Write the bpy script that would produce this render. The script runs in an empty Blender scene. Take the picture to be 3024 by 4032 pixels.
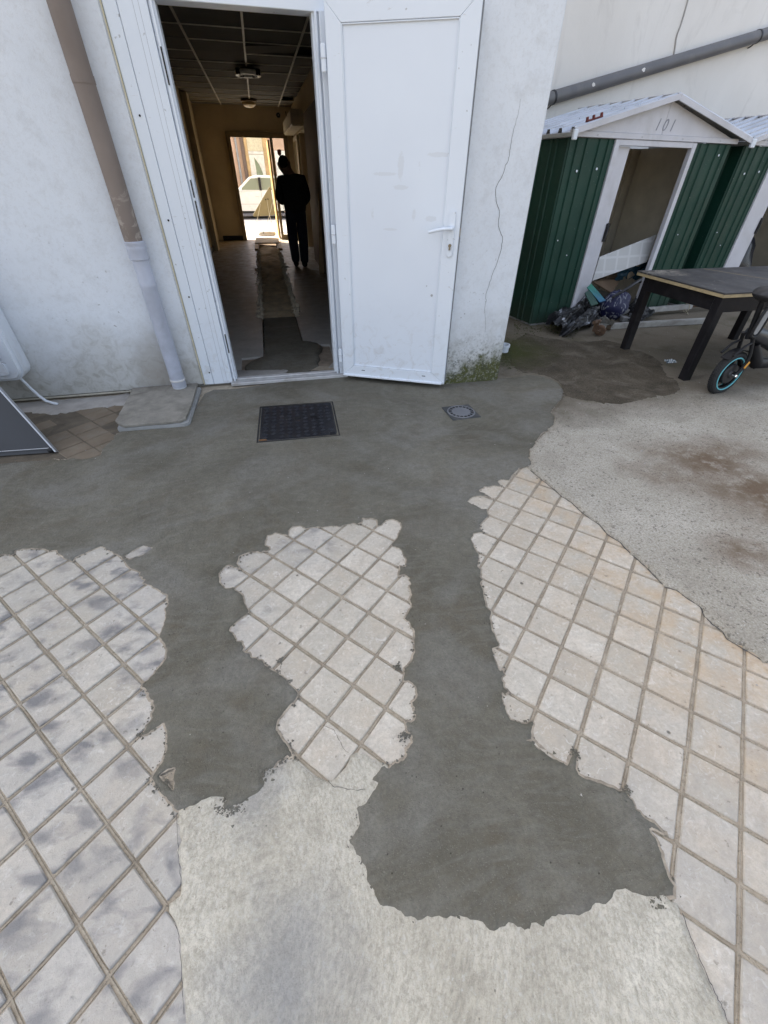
import bpy, bmesh, math, random
import numpy as np
from mathutils import Vector, Matrix
from mathutils.geometry import delaunay_2d_cdt
random.seed(7); rng = np.random.default_rng(7)
R = math.radians
scene = bpy.context.scene
COL = scene.collection

# ------------------------------------------------------------------ camera
F_PX, PITCH, ROLL, CAM_H, YAW = 1637.0, R(39.11), R(0.63), 1.46, R(13.8)
cp, sp, cr, sr, cy, sy = math.cos(PITCH), math.sin(PITCH), math.cos(ROLL), math.sin(ROLL), math.cos(YAW), math.sin(YAW)
def _dir(x, y, w=1.0):            # image-plane direction -> world direction (building axes)
    x, y = cr*x - sr*y, sr*x + cr*y
    X, Y, Z = x, cp*w + y*sp, -sp*w + y*cp
    return Vector((X*cy + Y*sy, -X*sy + Y*cy, Z))
CAM = Vector((0, 0, CAM_H))
cam_d = bpy.data.cameras.new('camera'); cam = bpy.data.objects.new('camera', cam_d); COL.objects.link(cam)
cam_d.sensor_fit = 'VERTICAL'; cam_d.sensor_height = 36.0; cam_d.lens = F_PX/4032*36
cam_d.clip_start = .02; cam_d.clip_end = 400
rx, ux, fx = _dir(1, 0, 0), _dir(0, 1, 0), _dir(0, 0, 1)
cam.matrix_world = Matrix(((rx.x, ux.x, -fx.x, 0), (rx.y, ux.y, -fx.y, 0), (rx.z, ux.z, -fx.z, CAM_H), (0, 0, 0, 1)))
scene.camera = cam
def fpx(x, y): return _dir((x-1512)/F_PX, -(y-2016)/F_PX)
CR = {'d': (0, 0, 3024/1659), 'L': (0, 2000, .66305), 'M': (800, 1900, .66305), 'R': (1800, 1700, .7378), 'BL': (0, 3000, .66305),
      'M2': (1000, 2900, .66305), 'BR': (1900, 2900, .6775), 'c7': (2024, 900, .6028), 'c8': (0, 1200, .6028), 'c6': (2024, 300, .6028),
      'z8': (850, 900, .3014), 'cT': (2600, 900, .3164), 'c5': (1250, 750, .6028), 'cD': (900, 1500, .66305), 'p7': (880, 480, .28037)}
def ray(c, x, y): o = CR[c]; return fpx(o[0]+x*o[2], o[1]+y*o[2])
def G(c, x, y, z=0.0): r = ray(c, x, y); return CAM + r*((z-CAM_H)/r.z)       # pixel -> point on the level z
def GL(c, pts, z=0.0): return [tuple(G(c, x, y, z))[:2] for x, y in pts]
def proj(p):                      # world -> full-size photo pixels
    d = Vector(p)-CAM; w = d.dot(fx)
    return (1512+F_PX*d.dot(rx)/w, 2016-F_PX*d.dot(ux)/w) if w > 1e-3 else (1e6, 1e6)

# ------------------------------------------------------------------ sky, sun, exposure
SUN_EL, SUN_AZ = 50, -48          # degrees; azimuth clockwise from +Y (behind the building, to its left)
w = bpy.data.worlds.new('World'); scene.world = w; w.use_nodes = True
nt = w.node_tree; nt.nodes.clear()
sky = nt.nodes.new('ShaderNodeTexSky'); sky.sky_type = 'NISHITA'; sky.sun_disc = False
sky.sun_elevation = R(SUN_EL); sky.sun_rotation = R(SUN_AZ); sky.dust_density = 4.0; sky.air_density = 1.0; sky.ozone_density = 1.0
hs = nt.nodes.new('ShaderNodeHueSaturation'); hs.inputs['Saturation'].default_value = .56
bg = nt.nodes.new('ShaderNodeBackground'); bg.inputs['Strength'].default_value = .12
wo = nt.nodes.new('ShaderNodeOutputWorld')
nt.links.new(sky.outputs[0], hs.inputs['Color']); nt.links.new(hs.outputs[0], bg.inputs[0]); nt.links.new(bg.outputs[0], wo.inputs[0])
sl = bpy.data.lights.new('sun', 'SUN'); sl.energy = 5.0; sl.angle = R(.5); sl.color = (1, .9, .74)
so = bpy.data.objects.new('sun', sl); COL.objects.link(so)
sdir = Vector((math.sin(R(SUN_AZ))*math.cos(R(SUN_EL)), math.cos(R(SUN_AZ))*math.cos(R(SUN_EL)), math.sin(R(SUN_EL))))
so.rotation_euler = sdir.to_track_quat('Z', 'Y').to_euler()
vs = scene.view_settings; vs.view_transform = 'Standard'; vs.look = 'None'; vs.gamma = 1; vs.use_curve_mapping = False; vs.exposure = 1.88
scene.render.engine = 'CYCLES'; scene.cycles.use_denoising = True; scene.cycles.max_bounces = 8; scene.cycles.diffuse_bounces = 5
scene.cycles.sample_clamp_indirect = 8; scene.cycles.caustics_reflective = False; scene.cycles.caustics_refractive = False

# ------------------------------------------------------------------ materials
class Mt:
    def __init__(s, name):
        s.m = bpy.data.materials.new(name); s.m.use_nodes = True; s.t = s.m.node_tree
        s.b = s.t.nodes['Principled BSDF']; s.geo = s.n('ShaderNodeNewGeometry'); s.pos = s.geo.outputs['Position']
    def n(s, k): return s.t.nodes.new(k)
    def lk(s, a, b):
        if isinstance(a, bpy.types.NodeSocket): s.t.links.new(a, b)
        elif isinstance(a, (tuple, list)): b.default_value = (*a, 1) if len(a) == 3 and len(b.default_value) == 4 else a
        else: b.default_value = a
    def objco(s): return s.n('ShaderNodeTexCoord').outputs['Object']
    def mapv(s, vec, sc=(1, 1, 1), rot=(0, 0, 0), loc=(0, 0, 0)):
        m = s.n('ShaderNodeMapping'); s.lk(vec, m.inputs[0]); m.inputs['Scale'].default_value = sc; m.inputs['Rotation'].default_value = rot; m.inputs['Location'].default_value = loc
        return m.outputs[0]
    def noise(s, scale, detail=4, rough=.55, dist=0, vec=None):
        k = s.n('ShaderNodeTexNoise'); s.lk(vec or s.pos, k.inputs['Vector']); k.inputs['Scale'].default_value = scale
        k.inputs['Detail'].default_value = detail; k.inputs['Roughness'].default_value = rough; k.inputs['Distortion'].default_value = dist
        return k.outputs[0]
    def vor(s, scale, vec=None, feat='F1', out='Distance'):
        k = s.n('ShaderNodeTexVoronoi'); k.feature = feat; s.lk(vec or s.pos, k.inputs['Vector']); k.inputs['Scale'].default_value = scale
        return k.outputs[out]
    def wave(s, scale, dist=2, detail=2, dscale=1, vec=None, d='X'):
        k = s.n('ShaderNodeTexWave'); k.bands_direction = d; s.lk(vec or s.pos, k.inputs['Vector'])
        for a, v in (('Scale', scale), ('Distortion', dist), ('Detail', detail), ('Detail Scale', dscale)): k.inputs[a].default_value = v
        return k.outputs['Fac']
    def ramp(s, f, lo, hi, a=0.0, b=1.0):
        k = s.n('ShaderNodeMapRange'); s.lk(f, k.inputs[0])
        for i, v in enumerate((lo, hi, a, b)): k.inputs[i+1].default_value = v
        return k.outputs[0]
    def ma(s, op, a, b=0.0):
        k = s.n('ShaderNodeMath'); k.operation = op; s.lk(a, k.inputs[0]); s.lk(b, k.inputs[1]); return k.outputs[0]
    def mul(s, a, b): return s.ma('MULTIPLY', a, b)
    def add(s, a, b): return s.ma('ADD', a, b)
    def mix(s, f, a, b):
        k = s.n('ShaderNodeMix'); k.data_type = 'RGBA'; s.lk(f, k.inputs[0]); s.lk(a, k.inputs[6]); s.lk(b, k.inputs[7]); return k.outputs[2]
    def xyz(s, vec=None):
        k = s.n('ShaderNodeSeparateXYZ'); s.lk(vec or s.pos, k.inputs[0]); return k.outputs
    def rand(s): return s.n('ShaderNodeObjectInfo').outputs['Random']
    def near(s, p, r0, r1, sc=(1, 1, 1), warp=.15, wscale=4):   # 1 inside r0, 0 beyond r1, with a ragged rim
        k = s.n('ShaderNodeVectorMath'); k.operation = 'SUBTRACT'; s.lk(s.pos, k.inputs[0]); k.inputs[1].default_value = p
        k2 = s.n('ShaderNodeVectorMath'); k2.operation = 'MULTIPLY'; s.lk(k.outputs[0], k2.inputs[0]); k2.inputs[1].default_value = sc
        k3 = s.n('ShaderNodeVectorMath'); k3.operation = 'LENGTH'; s.lk(k2.outputs[0], k3.inputs[0])
        d = s.add(k3.outputs['Value'], s.mul(s.add(s.noise(wscale, 4), -.5), warp*2))
        return s.ramp(d, r0, r1, 1, 0)
    def bump(s, h, st=.3, dist=.01, nrm=None):
        k = s.n('ShaderNodeBump'); k.inputs['Strength'].default_value = st; k.inputs['Distance'].default_value = dist; s.lk(h, k.inputs['Height'])
        if nrm is not None: s.lk(nrm, k.inputs['Normal'])
        return k.outputs[0]
    def out(s, col, rough=.7, nrm=None, metal=0.0, spec=.5):
        s.lk(col, s.b.inputs['Base Color']); s.lk(rough, s.b.inputs['Roughness']); s.lk(metal, s.b.inputs['Metallic']); s.b.inputs['Specular IOR Level'].default_value = spec
        if nrm is not None: s.lk(nrm, s.b.inputs['Normal'])
        return s.m
def _warp(k):
    v = k.n('ShaderNodeVectorMath'); v.operation = 'ADD'; nn = k.n('ShaderNodeTexNoise'); k.lk(k.pos, nn.inputs['Vector']); nn.inputs['Scale'].default_value = 1.1; nn.inputs['Detail'].default_value = 1
    s2 = k.n('ShaderNodeVectorMath'); s2.operation = 'SCALE'; k.lk(nn.outputs['Color'], s2.inputs[0]); s2.inputs['Scale'].default_value = .55
    k.lk(k.pos, v.inputs[0]); k.lk(s2.outputs[0], v.inputs[1]); return v.outputs[0]
Mt.warp = _warp
MATS = {}
def plain(name, col, rough=.6, var=.15, scale=8, metal=0.0, bump=.08, spec=.5, dirt=None):
    if name in MATS: return MATS[name]
    k = Mt(name); f = k.ramp(k.noise(scale, 6, .6), .3, .7)
    c = k.mix(f, tuple(v*(1-var) for v in col), tuple(min(1, v*(1+var)) for v in col))
    if dirt: c = k.mix(k.mul(k.ramp(k.noise(scale*.35, 8, .65, 1), .5, .72), dirt[1]), c, dirt[0])
    MATS[name] = k.out(c, k.ramp(k.noise(scale*2, 3), .3, .7, max(.03, rough-.08), min(1, rough+.08)), k.bump(k.noise(scale*12, 4), bump, .004), metal, spec)
    return MATS[name]

def m_plaster():
    k = Mt('white plaster'); z = k.xyz()[2]; xs = k.xyz()[0]
    big = k.ramp(k.noise(1.3, 6, .6, .5), .3, .75); c = k.mix(big, (.645, .68, .725), (.735, .77, .815))
    c = k.mix(k.mul(k.ramp(k.noise(9, 8, .7), .5, .72), .40), c, (.47, .475, .48)); c = k.mix(k.mul(k.ramp(k.noise(48, 5, .75), .5, .68), .28), c, (.50, .50, .50))
    c = k.mix(k.mul(k.mul(k.ramp(k.noise(33, 3, .6), .69, .74), k.ramp(k.add(z, k.mul(k.noise(2, 2), .6)), .9, 1.7, 1, .12)), .65), c, (.2, .19, .18))             # fly specks
    low = k.ramp(k.add(z, k.mul(k.add(k.noise(3, 5), -.5), .6)), .02, .6, 1, 0)
    c = k.mix(k.mul(low, .75), c, (.41, .395, .345)); c = k.mix(k.mul(k.mul(low, k.ramp(k.noise(14, 6, .7, 1), .46, .62)), .55), c, (.26, .245, .205))                                               # rising dirt
    damp = k.near((-1.03, 3.78, .17), .13, .24, (1.2, 0, .7), .10, 7); c = k.mix(k.mul(damp, .5), c, (.33, .31, .28))
    patch = k.near((-.95, 3.78, .12), .1, .3, (1, 0, 1.6), .12, 9); c = k.mix(k.mul(patch, .45), c, (.3, .27, .23))
    mz = k.ramp(k.add(k.add(z, k.mul(k.add(k.noise(9, 7, .65), -.5), .55)), k.mul(k.add(xs, -1.88), -.32)), .20, .33, 1, 0)
    right = k.ramp(xs, 1.0, 1.25)
    c = k.mix(k.mul(k.mul(mz, right), k.ramp(k.noise(40, 4, .7), .2, .5)), c, (.092, .097, .036))  # moss at the pier's foot
    blk = k.mul(k.mul(k.ramp(k.noise(55, 4, .7), .5, .6), right), k.ramp(k.add(z, k.mul(k.noise(7, 4), .3)), .32, .6, 1, 0))
    c = k.mix(k.mul(blk, .75), c, (.06, .065, .045))
    h = k.add(k.mul(k.noise(70, 6, .7), .5), k.add(k.mul(k.noise(260, 2), .25), k.mul(k.noise(6, 3), .8)))
    return k.out(c, .9, k.bump(h, .5, .006), spec=0.2)
def m_mortar():
    k = Mt('fresh mortar'); big = k.ramp(k.noise(1.5, 5, .6, .8), .34, .68)
    c = k.mix(big, (.116, .106, .080), (.192, .180, .146))
    c = k.mix(k.mul(k.ramp(k.noise(3.1, 6, .62, 1.4), .50, .68), .55), c, (.118, .096, .064))           # brownish laitance
    sw = k.noise(1.3, 5, .55, 1.6, k.mapv(k.pos, (1, 1.4, 1), (0, 0, .5), (3, 1, 0))); c = k.mix(k.mul(k.ramp(sw, .48, .68), .62), c, (.225, .218, .198))  # drier, paler zones
    arc = k.noise(7, 3, .5, 1.5, k.mapv(k.warp(), (1, 3.2, 1), (0, 0, .9))); c = k.mix(k.mul(k.ramp(arc, .46, .70), .36), c, (.215, .208, .185))             # trowel sweeps
    c = k.mix(k.mul(k.ramp(k.noise(22, 5, .7), .40, .66), .30), c, (.072, .067, .053))
    d = k.ramp(k.noise(105, 4, .75), .40, .60); c = k.mix(k.mul(d, .30), c, (.066, .062, .050))
    c = k.mix(k.mul(k.ramp(k.noise(210, 2, .7), .58, .70), .4), c, (.27, .255, .22))
    pit = k.ramp(k.vor(42), .06, .11, 1, 0); msk = k.ramp(k.noise(14, 2), .54, .60); pm = k.mul(pit, msk); c = k.mix(k.mul(pm, .75), c, (.03, .028, .022))
    pl = k.ramp(k.vor(26), .035, .06, 1, 0); pm2 = k.mul(pl, k.ramp(k.noise(9, 2), .58, .62)); c = k.mix(pm2, c, (.36, .34, .29))
    h = k.add(k.add(k.mul(k.noise(120, 4, .7), .5), k.mul(k.noise(300, 2), .4)), k.mul(k.noise(18, 4, .6, 1), 1.2)); h = k.ma('SUBTRACT', h, k.mul(pm, 1.0))
    return k.out(c, k.ramp(k.noise(3, 4), .3, .7, .6, .85), k.bump(h, .9, .007), spec=0.16)
def m_tile():
    k = Mt('cream paving tile'); r = k.rand(); xs, ys, zs = k.xyz(); vo = k.n('ShaderNodeVectorMath'); vo.operation = 'MULTIPLY_ADD'; cx_ = k.n('ShaderNodeCombineXYZ'); [k.lk(r, cx_.inputs[i]) for i in range(3)]; k.lk(cx_.outputs[0], vo.inputs[0]); vo.inputs[1].default_value = (31, 17, 9); k.lk(k.pos, vo.inputs[2]); tv = vo.outputs[0]
    c = k.mix(r, (.455, .415, .345), (.62, .57, .49))
    c = k.mix(k.mul(k.ramp(k.noise(4.2, 6, .65, .8, tv), .42, .66), .62), c, (.46, .385, .295))
    c = k.mix(k.mul(k.ramp(k.noise(17, 6, .7, .8, tv), .42, .64), .55), c, (.375, .345, .295))
    c = k.mix(k.mul(k.ramp(k.noise(75, 5, .75), .42, .64), .45), c, (.33, .30, .25))
    c = k.mix(k.mul(k.ramp(k.noise(33, 6, .7, 1.5), .56, .66), .55), c, (.68, .655, .60))
    warm = k.mul(k.ramp(xs, .85, 1.7), k.ramp(k.noise(7, 5, .65), .40, .64)); c = k.mix(k.mul(warm, .75), c, (.45, .305, .165))
    lft = k.add(k.ramp(xs, -.10, -.36), k.mul(k.near((.02, 1.60, 0), .03, .26), .9)); lft = k.ma('MINIMUM', lft, 1.0)
    mv = k.mapv(k.pos, (1, 1.7, 1), (0, 0, .75))
    sm = k.mul(k.ramp(k.noise(8.5, 4, .5, .35, mv), .49, .66), k.ramp(k.noise(2.1, 3), .33, .52))
    c = k.mix(k.mul(k.mul(k.ramp(k.noise(2.4, 4), .32, .6), lft), .5), c, (.375, .365, .35))
    c = k.mix(k.mul(k.mul(sm, lft), .80), c, (.13, .131, .140))                                   # rubbed grey tyre and shoe marks
    nearcam = k.ramp(k.add(ys, k.mul(k.noise(3, 3), .5)), .9, .2, 0, 1); c = k.mix(k.mul(k.mul(nearcam, k.ramp(k.noise(6, 5, .6), .3, .6)), .55), c, (.30, .29, .275))  # near tiles dirtied greyer, with the lens's corner darkening put into the colour
    c = k.mix(k.mul(k.ramp(k.noise(28, 6, .7), .62, .68), .6), c, (.15, .135, .11))
    ch = k.mul(k.ramp(k.vor(9), .05, .075, 1, 0), k.ramp(k.noise(5, 2), .55, .58)); c = k.mix(k.mul(ch, .8), c, (.12, .11, .09))
    h = k.add(k.mul(k.noise(90, 5, .7), .45), k.add(k.mul(k.noise(24, 5, .6), 1.0), k.mul(k.noise(300, 2), .2)))
    return k.out(c, k.ramp(k.noise(9, 4), .3, .7, .5, .8), k.bump(k.ma('SUBTRACT', h, ch), .7, .007), spec=0.22)
def m_grout():
    k = Mt('sandy joint mortar'); c = k.mix(k.ramp(k.noise(22, 6, .65), .3, .7), (.30, .255, .195), (.45, .395, .315))
    c = k.mix(k.mul(k.ramp(k.noise(4, 5), .5, .7), .5), c, (.20, .17, .13))
    c = k.mix(k.mul(k.ramp(k.noise(150, 3), .55, .68), .55), c, (.13, .115, .09))
    return k.out(c, .95, k.bump(k.noise(120, 5, .7), .8, .006), spec=0.1)
def m_broom():
    k = Mt('pale broomed concrete'); x, y, z = k.xyz()
    c = k.mix(k.ramp(k.noise(2.3, 6, .62, .6), .3, .72), (.45, .415, .338), (.62, .585, .50))
    c = k.mix(k.mul(k.ramp(k.noise(8, 6, .65, .8), .45, .68), .45), c, (.285, .262, .21))
    st = k.noise(1, 4, .65, .0, k.mapv(k.warp(), (110, 62, 60), (0, 0, R(-8))))
    c = k.mix(k.mul(k.ramp(st, .42, .66), .45), c, (.235, .215, .17))
    c = k.mix(k.mul(k.ramp(k.noise(120, 4, .75), .46, .64), .48), c, (.225, .207, .168))
    c = k.mix(k.mul(k.ramp(k.noise(60, 5, .7), .56, .66), .5), c, (.60, .58, .52))
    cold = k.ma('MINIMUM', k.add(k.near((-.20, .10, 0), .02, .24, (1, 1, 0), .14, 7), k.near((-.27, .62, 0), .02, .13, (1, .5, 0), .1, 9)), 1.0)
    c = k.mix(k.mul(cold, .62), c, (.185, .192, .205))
    sp_ = k.mul(k.ramp(k.vor(26), .05, .08, 1, 0), k.ramp(k.noise(6, 2), .52, .6)); c = k.mix(k.mul(sp_, .65), c, (.13, .12, .095))
    h = k.add(k.mul(st, .8), k.mul(k.noise(140, 4, .7), .8))
    return k.out(c, .93, k.bump(h, .8, .006), spec=0.1)
def m_grit():
    k = Mt('gritty old concrete'); c = k.mix(k.ramp(k.noise(1.7, 6, .62, .6), .3, .7), (.43, .392, .325), (.59, .55, .475))
    c = k.mix(k.mul(k.ramp(k.noise(7, 6, .65), .46, .68), .4), c, (.33, .295, .24))
    c = k.mix(k.mul(k.ramp(k.noise(95, 4, .75), .43, .60), .5), c, (.19, .17, .138))
    c = k.mix(k.mul(k.ramp(k.vor(60), .11, .18, 1, 0), k.mul(k.ramp(k.noise(30, 2), .48, .54), .85)), c, (.66, .64, .59))
    c = k.mix(k.mul(k.ramp(k.noise(55, 3, .7), .58, .64), .6), c, (.09, .08, .065))
    P1, P2, P3 = G('R', 1330, 170), G('R', 1620, 330), G('R', 1500, 640)
    br = k.ma('MAXIMUM', k.near((P1.x, P1.y, 0), .05, .55, (.8, 1.3, 0), .3, 4), k.ma('MAXIMUM', k.near((P2.x, P2.y, 0), .1, .6, (1, 1.2, 0), .3, 4), k.near((P3.x, P3.y, 0), .0, .25, (1, 1.4, 0), .15, 7)))
    c = k.mix(k.mul(k.mul(br, k.ramp(k.noise(12, 5, .7), .22, .52)), .9), c, (.15, .10, .062))
    far = k.ramp(k.add(k.xyz()[1], k.mul(k.noise(1.6, 5), .9)), 2.75, 3.3); c = k.mix(k.mul(far, .82), c, (.125, .104, .077))  # browner rear yard; the shade lying there is also put into the colour
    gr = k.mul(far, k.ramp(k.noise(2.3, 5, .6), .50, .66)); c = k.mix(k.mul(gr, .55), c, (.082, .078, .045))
    ms = k.near((2.3, 4.15, 0), .15, .62, (1, 1, 0), .25, 6); c = k.mix(k.mul(ms, .85), c, (.060, .064, .018))
    return k.out(c, .93, k.bump(k.add(k.noise(140, 4, .75), k.mul(k.noise(32, 4), .8)), 1.0, .009), spec=0.1)
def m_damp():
    k = Mt('damp dirty concrete'); c = k.mix(k.ramp(k.noise(5, 6, .65), .3, .7), (.060, .049, .034), (.135, .112, .082))  # damp dirt stain, its colour lowered further to carry the shade over it
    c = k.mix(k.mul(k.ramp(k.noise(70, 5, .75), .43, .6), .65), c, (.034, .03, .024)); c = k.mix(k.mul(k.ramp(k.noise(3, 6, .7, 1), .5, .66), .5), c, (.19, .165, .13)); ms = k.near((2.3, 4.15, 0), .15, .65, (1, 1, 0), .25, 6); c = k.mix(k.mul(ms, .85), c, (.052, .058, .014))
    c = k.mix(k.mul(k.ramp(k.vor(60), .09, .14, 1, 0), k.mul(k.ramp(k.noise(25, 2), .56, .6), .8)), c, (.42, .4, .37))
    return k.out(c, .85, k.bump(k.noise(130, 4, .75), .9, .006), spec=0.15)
def m_pvc(name='white pvc', dirty=1.0, col=(.715, .765, .83)):
    k = Mt(name); z = k.xyz()[2]
    c = k.mix(k.ramp(k.noise(1.6, 4), .3, .7), tuple(v*.96 for v in col), col)
    low = k.ramp(k.add(z, k.mul(k.noise(4, 5), .5)), .25, .95, 1, 0)
    c = k.mix(k.mul(k.mul(k.ramp(k.noise(11, 6, .65, 1.5), .52, .7), low), .5*dirty), c, (.43, .40, .35))
    c = k.mix(k.mul(k.ramp(k.noise(5, 6, .7, 3, k.mapv(k.pos, (1, 1, 3))), .65, .7), .4*dirty), c, (.45, .44, .43))
    c = k.mix(k.mul(k.ramp(k.noise(26, 2), .73, .76), .5*dirty), c, (.25, .24, .22))
    return k.out(c, k.ramp(k.noise(7, 3), .3, .7, .32, .5), k.bump(k.noise(260, 2), .06, .002))
def m_doorpanel():
    k = Mt('scuffed white door panel'); x, y, z = k.xyz(); c = k.mix(k.ramp(k.noise(1.6, 4), .3, .7), (.685, .73, .795), (.715, .765, .83))
    low = k.ramp(k.add(z, k.mul(k.noise(4, 5), .5)), .25, .95, 1, 0)
    c = k.mix(k.mul(k.mul(k.ramp(k.noise(11, 6, .65, 1.5), .52, .68), low), .5), c, (.43, .40, .36))
    for (px, py, pz), sc in (((.94, 3.47, 1.50), (14, 14, 4)), ((.94, 3.47, 1.39), (6, 6, 22)), ((1.05, 3.41, 1.5), (24, 24, 6)), ((1.17, 3.36, 1.56), (4, 4, 24)), ((.76, 3.55, 1.24), (16, 16, 7)), ((1.03, 3.42, 1.24), (18, 18, 6)), ((1.14, 3.37, 1.22), (7, 7, 18)), ((.88, 3.5, 1.15), (6, 6, 40)), ((.84, 3.52, 1.46), (3.5, 3.5, 30))):
        m = k.near((px, py, pz), .25, .34, sc, .16, 60); c = k.mix(k.mul(m, .22), c, (.45, .445, .43))
    return k.out(c, .42, k.bump(k.noise(500, 2), .12, .002))
def m_green():
    k = Mt('dark green painted steel'); c = k.mix(k.ramp(k.noise(2, 5), .3, .7), (.007, .036, .024), (.012, .052, .036))
    c = k.mix(k.mul(k.ramp(k.noise(60, 3, .7), .70, .73), .7), c, (.4, .42, .4))
    z = k.xyz()[2]; c = k.mix(k.mul(k.ramp(k.add(z, k.mul(k.noise(5, 5), .5)), .2, .6, 1, 0), .4), c, (.075, .078, .06))
    return k.out(c, k.ramp(k.noise(5, 4), .3, .7, .38, .6), k.bump(k.noise(3.5, 2), .25, .02), spec=0.28)
def m_rustypaint():
    k = Mt('brown painted pipe'); z = k.xyz()[2]; c = k.mix(k.ramp(k.noise(4, 5), .3, .7), (.16, .128, .108), (.205, .168, .145))
    pe = k.mul(k.ramp(k.noise(13, 6, .65, .8), .52, .60), k.ramp(z, 1.2, 1.5, 1, .0)); c = k.mix(k.mul(pe, .55), c, (.42, .38, .33))
    return k.out(c, .6, k.bump(k.noise(40, 4), .15, .004))
def m_crumple():
    k = Mt('black and silver foil'); c = k.mix(k.ramp(k.noise(6, 4, .6, 1.5), .52, .60), (.016, .016, .018), (.32, .33, .35))
    return k.out(c, k.ramp(k.noise(9, 3), .3, .7, .25, .6), k.bump(k.noise(38, 4), .5, .01), k.ramp(k.noise(6, 4, .6, 1.5), .47, .56, 0, .8))
def m_tabletop():
    k = Mt('worn black table top'); o = k.pos; c = k.mix(k.ramp(k.noise(3, 5, .6), .3, .7), (.035, .034, .036), (.07, .068, .07))
    c = k.mix(k.mul(k.ramp(k.noise(7, 6, .65, 2), .58, .72), .6), c, (.24, .23, .22))
    e = k.near((3.72, 3.95, .76), .02, .28, (1, .8, 1), .18, 9); c = k.mix(k.mul(k.mul(e, k.ramp(k.noise(15, 5, .7, 1), .42, .6)), .85), c, (.48, .43, .36))
    return k.out(c, k.ramp(k.noise(5, 4), .3, .7, .42, .66), k.bump(k.noise(60, 4), .12, .003), spec=0.22)
def m_stripe(name, c1, c2, scale, rot=(0, 0, 0), d='X', lo=.45, hi=.55, dist=1.5, rough=.6, metal=0.0):
    k = Mt(name); f = k.ramp(k.wave(scale, dist, 2, 1.5, k.mapv(k.pos, (1, 1, 1), rot), d), lo, hi); return k.out(k.mix(f, c1, c2), rough, k.bump(k.noise(70, 3), .15, .004), metal)
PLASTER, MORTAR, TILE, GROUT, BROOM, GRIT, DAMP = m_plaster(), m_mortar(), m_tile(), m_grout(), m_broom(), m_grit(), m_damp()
PVC, PANEL, GREEN, BROWNPIPE = m_pvc(), m_doorpanel(), m_green(), m_rustypaint()
PVCG = m_pvc('greyed white pvc', .6, (.52, .55, .59))
GREYPIPE = plain('grey pvc pipe', (.42, .45, .53), .42, .1, 9, dirt=((.25, .25, .26), .5))
BLACK = plain('black plastic', (.014, .014, .016), .45, .2, 12, spec=.25)
STEEL = plain('galvanised steel', (.42, .43, .45), .42, .12, 14, .6)
WHITEMET = plain('white painted steel', (.56, .56, .60), .45, .06, 6, dirt=((.35, .34, .33), .4))
DARKMET = plain('dark grey sheet metal', (.026, .028, .033), .45, .12, 5, .1)

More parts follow.
